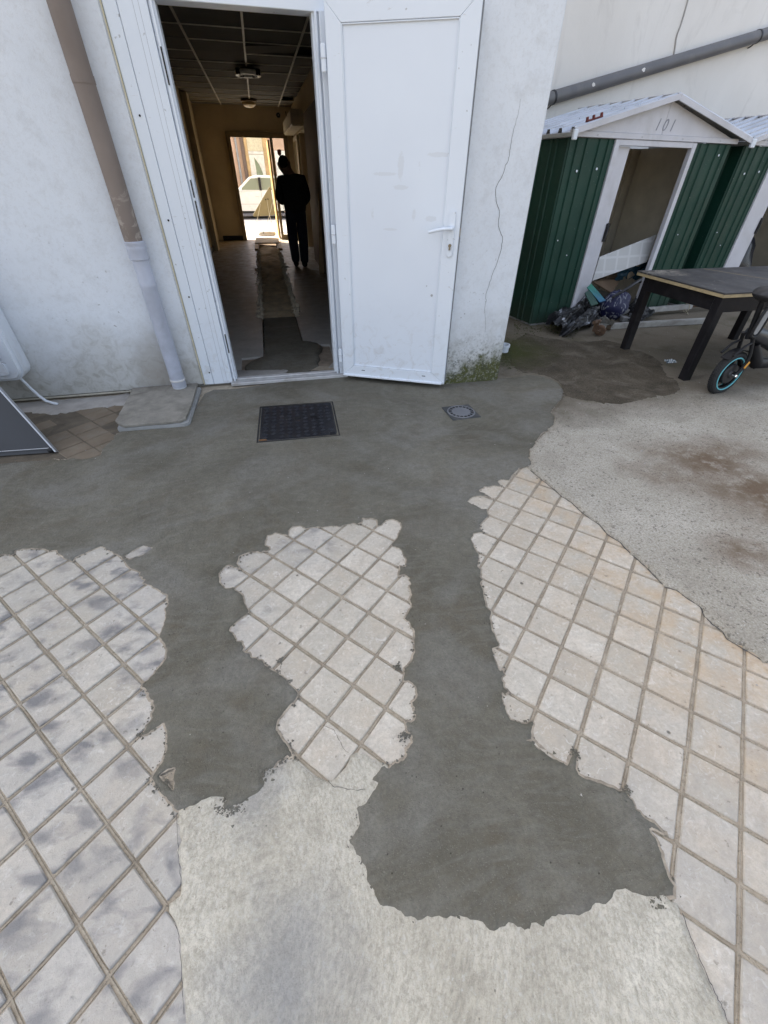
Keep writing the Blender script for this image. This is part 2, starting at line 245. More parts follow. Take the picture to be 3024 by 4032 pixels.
# ------------------------------------------------------------------ building blocks
class B:
    def __init__(s): s.bm = bmesh.new()
    def box(s, lo, hi, m=None):
        v = [s.bm.verts.new((x, y, z)) for z in (lo[2], hi[2]) for y in (lo[1], hi[1]) for x in (lo[0], hi[0])]
        if m is not None:
            for q in v: q.co = m @ q.co
        for f in ((0, 2, 3, 1), (4, 5, 7, 6), (0, 1, 5, 4), (2, 6, 7, 3), (0, 4, 6, 2), (1, 3, 7, 5)): s.bm.faces.new([v[i] for i in f])
        return s
    def cbox(s, c, size, rz=0, ry=0, rx=0):
        m = Matrix.Translation(c) @ Matrix.Rotation(rz, 4, 'Z') @ Matrix.Rotation(ry, 4, 'Y') @ Matrix.Rotation(rx, 4, 'X')
        h = [v/2 for v in size]; return s.box((-h[0], -h[1], -h[2]), h, m)
    def prism(s, poly, z0, z1, m=None):
        a = [s.bm.verts.new((x, y, z0)) for x, y in poly]; b = [s.bm.verts.new((x, y, z1)) for x, y in poly]
        if m is not None:
            for q in a+b: q.co = m @ q.co
        n = len(poly); s.bm.faces.new(b); s.bm.faces.new(a[::-1])
        for i in range(n): s.bm.faces.new((a[i], a[(i+1) % n], b[(i+1) % n], b[i]))
        return s
    def tube(s, path, r, seg=12, cap=True, rr=None):
        path = [Vector(p) for p in path]; rings = []; prev = None
        for i, p in enumerate(path):
            t = (path[min(i+1, len(path)-1)]-path[max(i-1, 0)]).normalized()
            if prev is None: u = t.orthogonal().normalized()
            else: u = (prev - t*prev.dot(t)).normalized()
            prev = u; v = t.cross(u); q = rr[i] if rr else r
            rings.append([s.bm.verts.new(p+u*q*math.cos(a)+v*q*math.sin(a)) for a in [2*math.pi*j/seg for j in range(seg)]])
        for a, b in zip(rings, rings[1:]):
            for j in range(seg): s.bm.faces.new((a[j], a[(j+1) % seg], b[(j+1) % seg], b[j]))
        if cap: s.bm.faces.new(rings[0][::-1]); s.bm.faces.new(rings[-1])
        return s
    def cyl(s, p, q, r, seg=16): return s.tube([p, q], r, seg)
    def lathe(s, prof, c=(0, 0, 0), seg=24, m=None):    # prof: (radius, height) about +Z of m
        rings = []; M_ = m or Matrix.Translation(c)
        for r, z in prof:
            if r < 1e-6: rings.append([s.bm.verts.new(M_ @ Vector((0, 0, z)))])
            else: rings.append([s.bm.verts.new(M_ @ Vector((r*math.cos(2*math.pi*j/seg), r*math.sin(2*math.pi*j/seg), z))) for j in range(seg)])
        for a, b in zip(rings, rings[1:]):
            for j in range(seg):
                k = (j+1) % seg
                if len(a) == 1 and len(b) == 1: continue
                if len(a) == 1: s.bm.faces.new((a[0], b[k], b[j]))
                elif len(b) == 1: s.bm.faces.new((a[j], a[k], b[0]))
                else: s.bm.faces.new((a[j], a[k], b[k], b[j]))
        return s
    def grid(s, fn, nu, nv):
        v = [[s.bm.verts.new(fn(i/nu, j/nv)) for i in range(nu+1)] for j in range(nv+1)]
        for j in range(nv):
            for i in range(nu): s.bm.faces.new((v[j][i], v[j][i+1], v[j+1][i+1], v[j+1][i]))
        return s
    def quad(s, *p): s.bm.faces.new([s.bm.verts.new(q) for q in p]); return s
    def solid(s, th):
        bmesh.ops.recalc_face_normals(s.bm, faces=s.bm.faces[:]); bmesh.ops.solidify(s.bm, geom=s.bm.faces[:], thickness=th); return s
    def mesh(s, name, bevel=0, seg=1, smooth=False, noise=0):
        bmesh.ops.recalc_face_normals(s.bm, faces=s.bm.faces[:])
        if bevel:
            ed = [e for e in s.bm.edges if len(e.link_faces) == 2 and e.calc_face_angle(0) > .5]
            bmesh.ops.bevel(s.bm, geom=ed, offset=bevel, segments=seg, affect='EDGES', clamp_overlap=True)
        me = bpy.data.meshes.new(name); s.bm.to_mesh(me); s.bm.free()
        if smooth:
            me.polygons.foreach_set('use_smooth', [True]*len(me.polygons))
            try: me.set_sharp_from_angle(angle=R(38))
            except Exception: pass
        return me
    def obj(s, name, mat, parent=None, world=True, bevel=0, seg=1, smooth=False):
        return link(name, s.mesh(name, bevel, seg, smooth), mat, parent, world)
ROOT = {}
def root_of(o):
    while o.parent: o = o.parent
    return o
def link(name, me, mat, parent=None, world=True):
    o = bpy.data.objects.new(name, me); COL.objects.link(o)
    if mat is not None and not me.materials: me.materials.append(mat)
    if parent is not None:
        o.parent = parent
        if world and root_of(parent).name in ROOT: me.transform(ROOT[root_of(parent).name].inverted())
    return o
def tag(o, label=None, cat=None, group=None, kind=None):
    for k, v in (('label', label), ('category', cat), ('group', group), ('kind', kind)):
        if v: o[k] = v
    return o
def thing(name, label, cat, loc=(0, 0, 0), rz=0, group=None):
    o = bpy.data.objects.new(name, None); COL.objects.link(o); o.location = loc; o.rotation_euler = (0, 0, rz); o.empty_display_size = .1
    ROOT[o.name] = Matrix.Translation(loc) @ Matrix.Rotation(rz, 4, 'Z'); return tag(o, label, cat, group)
def struct(o): o['kind'] = 'structure'; return o

def inside(P, poly):
    x, y = P[:, 0], P[:, 1]; c = np.zeros(len(P), bool); q = np.asarray(poly)
    for (x0, y0), (x1, y1) in zip(q, np.roll(q, -1, 0)):
        if y0 == y1: continue
        c ^= ((y0 > y) != (y1 > y)) & (x < (x1-x0)*(y-y0)/(y1-y0)+x0)
    return c
def dist_to(P, poly):
    q = np.asarray(poly); d = np.full(len(P), 1e9)
    for a, b in zip(q, np.roll(q, -1, 0)):
        ab = b-a; t = np.clip(((P-a)@ab)/max(ab@ab, 1e-12), 0, 1); d = np.minimum(d, np.hypot(*(P-a-t[:, None]*ab).T))
    return d
def roughen(poly, step=.015, amp=.006, fixed=None):
    out = []; q = [np.array(p) for p in poly]; acc = 0.0; sl_ = [(rng.uniform(0, 6.3), 2*math.pi/l) for l in (.55, .31, .83)]; W = [(rng.uniform(0, 6.3), 2*math.pi/l, w_) for l, w_ in ((.13, .8), (.061, .7), (.034, .55), (.019, .35), (.011, .25))]
    for a, b in zip(q, q[1:]+q[:1]):
        L = np.hypot(*(b-a)); n = max(1, int(round(L/step))) if L < 6 else 2; nn = np.array([-(b-a)[1], (b-a)[0]])/max(L, 1e-9)
        for i in range(n):
            t = i/n; p = a+(b-a)*t; u = acc+L*t
            am = .35+1.5*max(0.0, sum(math.sin(u*k_+f_) for f_, k_ in sl_)/2.2)
            if not (fixed and fixed(p)): p = p+nn*(amp*am*sum(w_*math.sin(u*k_+f_) for f_, k_, w_ in W)+rng.normal(0, amp*.25*am))
            out.append(tuple(p))
        acc += L
    return out
def grow(poly, lo, hi):                 # push an outline outward (counter-clockwise or not) by a varying amount
    a = np.array(poly); ar = np.sum(a[:, 0]*np.roll(a[:, 1], -1)-np.roll(a[:, 0], -1)*a[:, 1]); t = np.roll(a, -1, 0)-np.roll(a, 1, 0); t /= np.maximum(np.hypot(*t.T), 1e-9)[:, None]
    nn = np.c_[t[:, 1], -t[:, 0]]*(1 if ar > 0 else -1); k = np.convolve(rng.uniform(0, 1, len(a)+8), np.ones(9)/9, 'valid'); k = np.clip((k-.3)/.4, 0, 1)
    return [tuple(p) for p in a+nn*(lo+(hi-lo)*k)[:, None]]
def sheet(name, outline, ztop, mat, holes=(), spacing=.03, edge=.012, und=.002, bottom=-.004, step=.015, amp=.005, fixed=None, parent=None, limit=None):
    outline = roughen(outline, step, amp, fixed); holes = [roughen(h, .008, .003) for h in holes]
    polys = [outline]+list(holes); q = np.array(outline); lo, hi = q.min(0), q.max(0)
    if limit: lo = np.maximum(lo, limit[0]); hi = np.minimum(hi, limit[1])
    gx, gy = np.meshgrid(np.arange(lo[0], hi[0], spacing), np.arange(lo[1], hi[1], spacing)); P = np.c_[gx.ravel(), gy.ravel()]; P += rng.normal(0, spacing*.22, P.shape)
    keep = inside(P, outline)
    for h in holes: keep &= ~inside(P, h)
    P = P[keep]; d = np.min([dist_to(P, h) for h in polys], axis=0); P = P[d > edge*1.2]
    ring = []
    for h in polys:
        a = np.array(h); t = np.roll(a, -1, 0)-np.roll(a, 1, 0); t /= np.maximum(np.hypot(*t.T), 1e-9)[:, None]; nn = np.c_[-t[:, 1], t[:, 0]]
        for sg in (1, -1):
            for e_ in (.4, 1.0): ring.append(a+nn*sg*edge*e_)
    ring = np.concatenate(ring); kr = inside(ring, outline)
    for h in holes: kr &= ~inside(ring, h)
    ring = ring[kr]; dr = np.min([dist_to(ring, h) for h in polys], axis=0); ring = ring[dr > edge*.3]
    V = [tuple(p) for h in polys for p in h]; E_ = []; k = 0
    for h in polys: E_ += [(k+i, k+(i+1) % len(h)) for i in range(len(h))]; k += len(h)
    V += [tuple(p) for p in ring]+[tuple(p) for p in P]
    r = delaunay_2d_cdt([Vector(p) for p in V], E_, [], 0, 1e-5)
    vv = np.array([tuple(p) for p in r[0]]); ff = np.array([f for f in r[2] if len(f) == 3]); cc = vv[ff].mean(1); ok = inside(cc, outline)
    for h in holes: ok &= ~inside(cc, h)
    ff = ff[ok]; d = np.min([dist_to(vv, h) for h in polys], axis=0); t = np.clip(d/edge, 0, 1)**.7
    zz = bottom+(ztop-bottom)*t + und*t*(np.sin(vv[:, 0]*5.1+1.3*np.sin(vv[:, 1]*3.7))*.6+np.sin(vv[:, 1]*7.3+vv[:, 0]*2.1)*.4) + rng.normal(0, und*.12, len(vv))*t
    me = bpy.data.meshes.new(name); me.from_pydata(np.c_[vv, zz].tolist(), [], ff.tolist()); me.polygons.foreach_set('use_smooth', [True]*len(me.polygons))
    if len(me.polygons) and me.polygons[0].normal.z < 0: me.flip_normals()
    return link(name, me, mat, parent), outline, holes

# ------------------------------------------------------------------ the ground
struct(B().quad((-60, -60, -.16), (60, -60, -.16), (60, 3.6, -.16), (-60, 3.6, -.16)).obj('ground', plain('earth', (.17, .15, .12), .95, .25, 3)))
paving = struct(B().quad((-3.6, -3.0, -.0062), (3.6, -3.0, -.0062), (3.6, 4.1, -.0062), (-3.6, 4.1, -.0062)).obj('tiled_paving', GROUT))
FIXY = lambda p: p[1] > 3.3 or p[0] < -2.3
MORTAR_LINE = ([(-3.4, 1.72)]+GL('L', [(-420, 330), (-250, 296), (-120, 310), (0, 293), (50, 278), (75, 290), (88, 258), (170, 243), (255, 245), (290, 258), (335, 255), (350, 275), (385, 305), (430, 322), (450, 295), (510, 270), (560, 245), (600, 230), (620, 240),
        (650, 262), (690, 275), (720, 295), (745, 330), (770, 360), (800, 370), (865, 435), (850, 455), (890, 465), (935, 485), (990, 520), (998, 560), (985, 610), (980, 660), (965, 715), (945, 770), (975, 810), (990, 850), (985, 900), (930, 960),
        (865, 1030), (855, 1060), (880, 1120), (915, 1190), (900, 1250), (860, 1310), (820, 1370), (900, 1325), (975, 1280), (985, 1340), (990, 1420), (970, 1500), (920, 1560), (895, 1605)])
    + GL('BL', [(920, 140), (960, 190), (1000, 250), (1055, 300), (1100, 280), (1150, 265), (1200, 240), (1250, 220), (1300, 215), (1340, 225), (1320, 285), (1360, 290), (1390, 270), (1440, 255), (1500, 215), (1560, 170), (1585, 110), (1600, 70), (1659, 30)])
    + GL('M2', [(50, 320), (80, 290), (60, 260), (50, 235), (110, 185), (150, 140), (215, 120), (240, 128)])
    + GL('M', [(545, 1625), (500, 1560), (455, 1500), (435, 1465), (450, 1410), (495, 1350), (550, 1290), (570, 1265), (560, 1235), (530, 1210), (490, 1165), (440, 1125), (400, 1105), (350, 1065), (300, 1035), (255, 1000), (240, 975), (210, 950),
        (190, 910), (160, 880), (165, 860), (210, 820), (255, 790), (275, 770), (270, 750), (250, 730), (240, 680), (225, 655), (190, 640), (180, 625), (130, 630), (100, 590), (95, 540), (120, 510), (150, 495), (190, 505), (222, 520), (205, 480), (215, 440),
        (270, 415), (320, 415), (355, 420), (390, 400), (370, 360), (385, 320), (430, 300), (470, 310), (510, 318), (505, 290), (530, 265), (580, 260), (610, 275), (640, 270), (680, 265), (710, 270), (740, 262), (800, 260), (830, 265), (870, 245),
        (910, 245), (935, 240), (950, 220), (1000, 213), (1035, 225), (1030, 262), (1060, 255), (1085, 225), (1130, 220), (1170, 240), (1180, 265), (1160, 300), (1150, 330), (1135, 350), (1115, 378), (1140, 385), (1180, 410), (1205, 460), (1200, 500),
        (1168, 495), (1165, 530), (1160, 555), (1190, 550), (1225, 570), (1230, 640), (1225, 695), (1240, 740), (1215, 770), (1190, 810), (1220, 830), (1255, 880), (1250, 920), (1250, 960), (1255, 1010), (1235, 1060), (1195, 1105), (1190, 1150),
        (1185, 1180), (1220, 1180), (1260, 1215), (1265, 1260), (1240, 1300), (1260, 1350), (1250, 1420), (1210, 1412), (1195, 1440), (1230, 1490), (1240, 1545), (1200, 1600), (1185, 1640), (1130, 1680), (1105, 1690), (1080, 1680)])
    + GL('M2', [(740, 195), (700, 240), (690, 262), (730, 280), (715, 310), (690, 340), (660, 395), (615, 405), (600, 430), (615, 480), (620, 520), (600, 560), (580, 600), (550, 620), (560, 650), (590, 690), (620, 730), (650, 780), (665, 830), (670, 870), (700, 920),
        (720, 980), (745, 1015), (790, 1025), (830, 1030), (870, 1050), (890, 1075), (930, 1085), (970, 1110), (1000, 1105), (1030, 1085), (1080, 1095), (1120, 1085), (1170, 1075), (1220, 1080), (1280, 1100), (1350, 1120), (1395, 1165), (1440, 1165), (1470, 1145)])
    + GL('BR', [(60, 1160), (100, 1130), (180, 1120), (260, 1120), (330, 1100), (400, 1090), (450, 1060), (490, 1040), (560, 1055), (620, 1025), (660, 985), (720, 990), (760, 940), (780, 900), (830, 895), (870, 920), (930, 940), (1000, 945), (1060, 930), (1110, 930),
        (1120, 870), (1090, 830), (1070, 780), (1045, 700), (1020, 640), (1000, 590), (985, 565), (1000, 545), (1050, 570), (1080, 575), (1050, 545), (980, 510), (930, 450), (890, 400), (860, 350), (830, 310), (790, 315), (740, 290), (690, 270), (650, 255),
        (600, 240), (560, 220), (545, 190), (550, 110), (530, 85), (505, 110), (490, 165), (460, 150), (400, 110), (330, 70), (280, 20)])
    + GL('R', [(520, 1745), (480, 1715), (430, 1670), (400, 1640), (395, 1600), (415, 1560), (400, 1535), (370, 1555), (330, 1550), (285, 1535), (265, 1490), (250, 1440), (240, 1395), (262, 1392), (250, 1340), (250, 1310), (262, 1262), (225, 1275), (205, 1220),
        (190, 1160), (225, 1143), (215, 1110), (190, 1060), (175, 1000), (185, 960), (160, 940), (145, 890), (135, 820), (125, 780), (120, 720), (115, 660), (95, 620), (75, 575), (90, 545), (145, 537), (120, 515), (130, 490), (165, 455), (160, 415), (130, 410),
        (95, 395), (55, 375), (90, 345), (150, 345), (188, 362), (160, 340), (120, 315), (145, 295), (200, 290), (240, 295), (215, 270), (240, 255), (275, 262), (290, 240), (310, 215), (330, 195), (375, 190), (400, 170), (385, 140), (390, 95), (410, 75), (430, 40), (455, 5)])
    + GL('c7', [(215, 1325), (260, 1280), (265, 1230), (240, 1200), (280, 1150), (320, 1110), (325, 1060), (290, 1010), (240, 980), (180, 960), (100, 950), (20, 965)])
    + [(1.92, 3.45), (1.2, 3.5), (.7, 3.82), (-.05, 3.81)] + GL('c5', [(-190, 1212)]) + [(-.22, 3.70), (-.45, 3.67), (-.62, 3.69), (-.69, 3.62), (-.74, 3.3), (-.9, 3.1), (-1.16, 3.12)]
    + GL('c8', [(800, 828), (740, 855), (745, 880), (690, 920), (665, 945), (655, 985), (600, 1000), (540, 1010), (480, 1003), (430, 1012), (300, 1015), (0, 1042), (-300, 1062)])+[(-3.4, 2.72)])
FRAG = [GL('BL', [(950, 80), (1000, 50), (1035, 40), (1030, 165), (1000, 130)]), GL('L', [(735, 290), (800, 250), (850, 225), (905, 240), (880, 265), (810, 290), (770, 302)])]
mo, MOUT, MHOLES = sheet('fresh_mortar_ground', MORTAR_LINE, .0068, MORTAR, FRAG, .028, .007, .0016, -.003, .009, .0034, FIXY); struct(mo)
sl_o, _, _ = sheet('mortar_slurry_ground', grow(MOUT, .0003, .007), .0022, plain('brown mortar slurry', (.33, .285, .225), .8, .4, 30, bump=.5, spec=.1, dirt=((.15, .13, .105), .7)), FRAG, .2, .004, .0004, .0008, .02, .0, lambda p: True); struct(sl_o)
YARD_EDGE = GL('R', [(340, 160), (375, 190), (440, 245), (510, 300), (560, 345), (610, 375), (660, 425), (700, 455), (760, 495), (800, 545), (870, 590), (900, 625), (950, 670), (1000, 715), (1060, 775), (1105, 825), (1170, 845), (1230, 890), (1300, 935), (1320, 985),
        (1360, 1025), (1410, 1060), (1440, 1105), (1500, 1140), (1540, 1165), (1600, 1200), (1659, 1240), (1800, 1330), (2050, 1500)])
FARY = lambda p: p[0] > 2.6 or p[1] > 3.0
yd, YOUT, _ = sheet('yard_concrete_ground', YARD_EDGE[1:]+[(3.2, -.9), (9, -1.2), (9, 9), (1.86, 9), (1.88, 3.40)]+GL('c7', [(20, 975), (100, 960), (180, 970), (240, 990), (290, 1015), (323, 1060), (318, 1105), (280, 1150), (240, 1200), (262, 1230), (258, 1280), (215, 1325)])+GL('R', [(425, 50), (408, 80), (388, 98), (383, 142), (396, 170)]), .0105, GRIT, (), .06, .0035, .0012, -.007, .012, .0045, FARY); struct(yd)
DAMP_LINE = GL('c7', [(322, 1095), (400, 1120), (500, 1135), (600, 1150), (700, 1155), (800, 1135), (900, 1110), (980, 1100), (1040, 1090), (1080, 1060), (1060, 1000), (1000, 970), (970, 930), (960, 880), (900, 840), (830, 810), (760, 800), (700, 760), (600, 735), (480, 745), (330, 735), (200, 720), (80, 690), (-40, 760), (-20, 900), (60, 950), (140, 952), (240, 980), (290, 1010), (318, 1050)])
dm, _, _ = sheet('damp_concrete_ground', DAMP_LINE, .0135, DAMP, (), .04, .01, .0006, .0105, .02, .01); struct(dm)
BROOM_LINE = (GL('BL', [(1055, 290), (1052, 400), (1055, 480), (1065, 600), (1075, 720), (1068, 790), (1005, 840), (1003, 885), (1040, 960), (1062, 1050), (1070, 1200), (1085, 1350), (1090, 1550)]) + [(-.27, -.8), (.98, -.8)]
    + GL('BR', [(1430, 1665), (1390, 1570), (1350, 1490), (1310, 1400), (1260, 1290), (1215, 1170), (1165, 1040), (1130, 970), (1000, 880), (500, 700)])
    + GL('M2', [(900, 330), (800, 175), (785, 160), (700, 125), (660, 100), (610, 90), (580, 105), (560, 150), (520, 205), (480, 245), (440, 265), (370, 235), (300, 180), (245, 132), (150, 170), (60, 190)]) + GL('BL', [(1560, 90), (1300, 120)]))
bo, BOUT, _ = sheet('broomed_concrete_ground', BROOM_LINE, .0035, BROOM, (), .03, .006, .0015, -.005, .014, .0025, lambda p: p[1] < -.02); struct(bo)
# cream tiles, one object each
LAT = {'right': ((-.1131, -.1011), (.1016, -.1118), (.9706, 1.6085)), 'mid': ((-.1082, -.0996), (.0964, -.1083), (-.073, 1.6279)), 'left': ((-.1106, -.0988), (.098, -.1123), (-1.1345, 1.7314))}
def tile_mesh(s, j, th=.012, bev=.0032):
    b = B(); h = s/2; c = [(sx*h+random.uniform(-j, j), sy*h+random.uniform(-j, j)) for sx, sy in ((-1, -1), (1, -1), (1, 1), (-1, 1))]
    pts = []
    for a, q in zip(c, c[1:]+c[:1]):
        pts += [a, ((a[0]*2+q[0])/3+random.uniform(-j, j)*.6, (a[1]*2+q[1])/3+random.uniform(-j, j)*.6), ((a[0]+q[0]*2)/3+random.uniform(-j, j)*.6, (a[1]+q[1]*2)/3+random.uniform(-j, j)*.6)]
    b.prism(pts, -th, 0)
    return b.mesh('paving_tile', bev, 1)
TM = [tile_mesh(1.0*.1366, .0017) for _ in range(9)]
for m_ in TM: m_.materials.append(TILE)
ntile = 0; jr = bmesh.new()
for reg, (u, v, o) in LAT.items():
    u, v, o = np.array(u), np.array(v), np.array(o); sc = (np.hypot(*u)+np.hypot(*v))/2/.150; ang = math.atan2(v[1], v[0])
    cells = []
    for i in range(-14, 26):
        for j in range(-14, 26):
            c = o+u*(i+.5)+v*(j+.5); px, py = proj((c[0], c[1], 0))
            if not (-1150 < px < 3500 and 1700 < py < 4330): continue
            rg = 'mid' if 800 < px < 1640 and 2000 < py < 3150 else ('right' if px > 1600 else 'left')
            if rg != reg or (reg == 'left' and px > 790): continue
            cells.append((i, j, c))
    S = np.concatenate([[c+u*a*.46+v*b_*.46 for a in (-1, 0, 1) for b_ in (-1, 0, 1)] for _, _, c in cells])
    cov = inside(S, MOUT) | inside(S, BOUT) | inside(S, YOUT)
    for h in MHOLES: cov &= ~inside(S, h)
    cov = cov.reshape(-1, 9).all(1); S = S.reshape(-1, 9, 2)
    for (i, j, c), cv, s_ in zip(cells, cov, S):
        if cv or s_[:, 1].max() > 2.2: continue
        t = bpy.data.objects.new('paving_tile', TM[(i*5+j*3) % 9]); COL.objects.link(t); t.parent = paving
        t.location = (c[0], c[1], random.uniform(-.0011, .0009)); t.scale = (sc, sc, 1); t.rotation_euler = (R(random.gauss(0, .22)), R(random.gauss(0, .22)), ang+R(random.gauss(0, .3))+R(90)*random.randrange(4)); ntile += 1
        for a_, b_ in ((-.5*u-.5*v, .5*u-.5*v), (-.5*u-.5*v, -.5*u+.5*v)):          # struck ridge of the joint
            d_ = (b_-a_); nv_ = np.array([-d_[1], d_[0]])/np.hypot(*d_); P_ = [c+a_+d_*q_ for q_ in (0, .25, .5, .75, 1)]; rows_ = []
            for p_ in P_:
                w_ = random.uniform(.0012, .0026); h_ = random.uniform(-.0046, -.0034); o_ = random.gauss(0, .0005); rows_.append([jr.verts.new((*(p_+nv_*(o_+k_)), z_)) for k_, z_ in ((-w_-.0016, -.0066), (-w_, h_), (w_, h_), (w_+.0016, -.0066))])
            for r0, r1 in zip(rows_, rows_[1:]):
                for q_ in range(3): jr.faces.new((r0[q_], r1[q_], r1[q_+1], r0[q_+1]))
bmesh.ops.recalc_face_normals(jr, faces=jr.faces[:]); me = bpy.data.meshes.new('joint_ridge'); jr.to_mesh(me); jr.free(); link('joint_ridge', me, GROUT, paving)['kind'] = 'stuff'
print('tiles', ntile)
# ochre tiles left beside the slab, by the wall
OCHRE = Mt('ochre tile'); _k = OCHRE
_c = _k.mix(_k.ramp(_k.noise(6, 6, .65), .3, .7), (.125, .096, .065), (.175, .138, .098)); _c = _k.mix(_k.mul(_k.ramp(_k.noise(9, 6, .7), .48, .66), .6), _c, (.17, .15, .12)); OCHRE = _k.out(_c, .85, _k.bump(_k.noise(60, 5), .4, .005))
bed = struct(B().prism([(-3.4, 2.4), (-1.1, 2.4), (-1.1, 3.72), (-3.4, 3.72)], -.005, -.0005).obj('side_paving', plain('dirty old screed', (.105, .086, .062), .95, .35, 9, bump=.6, dirt=((.04, .033, .026), .9))))
od = np.array([.594, -.704]); od /= np.hypot(*od); on = np.array([od[1], -od[0]])*-1; o0 = np.array([-1.866, 3.491])
OT = [B().prism([(0, 0), (.168, 0), (.168, .128), (0, .128)], -.012, .0).mesh('ochre_tile', .003) for _ in range(1)]; OT[0].materials.append(OCHRE)
for row in (-3, -2, -1, 0, 1):
    for k_ in range(-4, 9):
        p = o0+od*(k_*.136+.01)-on*(row*.176)+on*(-.0)
        c = p+od*.064
        if c[1] > 3.44 or c[0] > -1.28+(.1 if c[1] < 2.95 else 0) or c[0] < -3.2 or (row >= 0 and c[1] > 2.96+.2*random.random()): continue
        t = bpy.data.objects.new('ochre_tile', OT[0]); COL.objects.link(t); t.parent = bed; t.location = (p[0], p[1], .0035+random.uniform(-.0015, .001)); t.rotation_euler = (0, 0, math.atan2(od[1], od[0])+R(90)); 
ls = sheet('lime_mortar_ground', [(-3.4, 3.52), (-2.0, 3.55), (-1.75, 3.46), (-1.6, 3.50), (-1.45, 3.52), (-1.2, 3.5), (-1.15, 3.74), (-3.4, 3.76)], .012, plain('chalky render', (.30, .285, .265), .92, .25, 7, bump=.5, dirt=((.22, .2, .18), .6)), (), .04, .02, .004, 0, .02, .01)[0]; struct(ls)
ol = sheet('old_screed_ground', GL('c5', [(-560, 1225), (-480, 1212), (-380, 1218), (-300, 1205), (-210, 1195), (-190, 1170), (-560, 1175)], .01), .014, plain('chalky render', (.4, .4, .4)), (), .03, .01, .002, .002, .015, .004)[0]; struct(ol)
def gcrack(c_, pts, wd, z):
    P_ = [G(c_, x, y, z) for x, y in pts]; Q_ = []
    for a, b_ in zip(P_, P_[1:]):
        for t in (0, .25, .5, .75): Q_.append(a.lerp(b_, t)+Vector((random.uniform(-.0018, .0018), random.uniform(-.0018, .0018), 0)))
    b = B()
    for i in range(len(Q_)-1):
        t = (Q_[i+1]-Q_[i]).normalized(); n_ = Vector((-t.y, t.x, 0))*wd*.5*random.uniform(.5, 1.2); b.quad(Q_[i]-n_, Q_[i]+n_, Q_[i+1]+n_, Q_[i+1]-n_)
    return b.obj('crack', plain('crack shadow', (.09, .085, .08), .95), paving)
gcrack('M2', [(440, 265), (480, 298), (560, 312), (620, 318), (680, 305)], .0016, .0058); gcrack('M', [(715, 1440), (775, 1470), (810, 1530), (840, 1590), (870, 1610)], .0013, .0022)
gcrack('BR', [(1160, 1030), (1215, 1170), (1262, 1290), (1310, 1400), (1352, 1490), (1392, 1570), (1432, 1671)], .0022, .006); gcrack('BL', [(1052, 310), (1055, 480), (1066, 600), (1075, 720), (1070, 790)], .0014, .006); gcrack('BL', [(1045, 970), (1066, 1050), (1072, 1200), (1086, 1350), (1091, 1550)], .0014, .006)
gcrack('R', [(390, 205), (440, 248), (512, 304), (560, 348), (610, 378), (662, 428), (702, 458), (762, 498), (802, 548), (872, 593), (902, 628), (952, 673), (1002, 718), (1062, 778), (1107, 828)], .006, .0015); gcrack('R', [(1107, 828), (1172, 848), (1232, 893), (1302, 938), (1322, 988), (1362, 1028), (1412, 1063), (1442, 1108), (1502, 1143), (1600, 1203), (1659, 1243)], .006, .0015)  # dark strips drawing the gap and shade line below the raised yard edge
# crumbs of mortar along the ragged edge, and loose grit
cb = bmesh.new()
def lump(bm, p, r, fl=.6):
    q = [(1, 0, 0), (-.5, .87, 0), (-.5, -.87, 0), (.1, .05, 1), (.4, .5, .5), (-.6, .1, .55)]
    a = random.random()*6.3; vs_ = [bm.verts.new((p[0]+r*(x*math.cos(a)-y*math.sin(a))*random.uniform(.7, 1.2), p[1]+r*(x*math.sin(a)+y*math.cos(a))*random.uniform(.7, 1.2), p[2]+r*fl*z*random.uniform(.7, 1.2))) for x, y, z in q]
    for f in ((0, 1, 4), (0, 4, 3), (1, 5, 4), (4, 5, 3), (1, 2, 5), (2, 3, 5), (2, 0, 3)): bm.faces.new([vs_[i] for i in f])
MO = np.array(MOUT)
for p in MO:
    if FIXY(p): continue
    dens = 3.0 if (.0 > p[0] > -.35 and p[1] < 1.2) or (p[0] < .45 and p[1] < .95) else 1.1
    for _ in range(np.random.default_rng(int(abs(p[0]*9e4))).poisson(dens*.55)): lump(cb, (p[0]+random.gauss(0, .008), p[1]+random.gauss(0, .008), .001), abs(random.gauss(0, .0028))+.0012)
for c_, x, y, n_, s_ in (('M2', 130, 105, 170, .016), ('M2', 40, 180, 200, .018), ('M2', 20, 240, 120, .015), ('BL', 1350, 260, 120, .013), ('BL', 1400, 280, 80, .013), ('M2', 650, 470, 70, .014), ('M2', 590, 610, 90, .014), ('M2', 640, 690, 60, .012), ('BR', 530, 100, 70, .008), ('BR', 830, 310, 50, .008), ('M', 1190, 1500, 40, .012), ('BR', 250, 1020, 60, .012), ('BR', 1020, 945, 60, .012), ('M', 1160, 1100, 50, .008), ('M', 460, 1060, 40, .008), ('BL', 950, 150, 60, .01)):
    p = G(c_, x, y)
    for _ in range(n_): lump(cb, (random.gauss(p.x, s_), random.gauss(p.y, s_), .003), abs(random.gauss(0, .0026))+.0012)
me = bpy.data.meshes.new('mortar_crumbs'); cb.to_mesh(me); cb.free()
tag(link('mortar_crumbs', me, MORTAR), 'dark crumbs of wet mortar along the ragged mortar edge', 'crumbs', kind='stuff')
gb = bmesh.new()
GP = np.c_[rng.uniform(1.2, 5.5, 700), rng.uniform(.4, 4.6, 700)]
for x, y in GP[inside(GP, YOUT) & ~inside(GP, MOUT)]: lump(gb, (x, y, .010), abs(random.gauss(0, .003))+.0015)
GP = np.c_[rng.uniform(-1.4, 1.9, 260), rng.uniform(.05, 3.4, 260)]
for (x, y), k_ in zip(GP, inside(GP, MOUT)): lump(gb, (x, y, .009 if k_ else .004), abs(random.gauss(0, .0016))+.001)
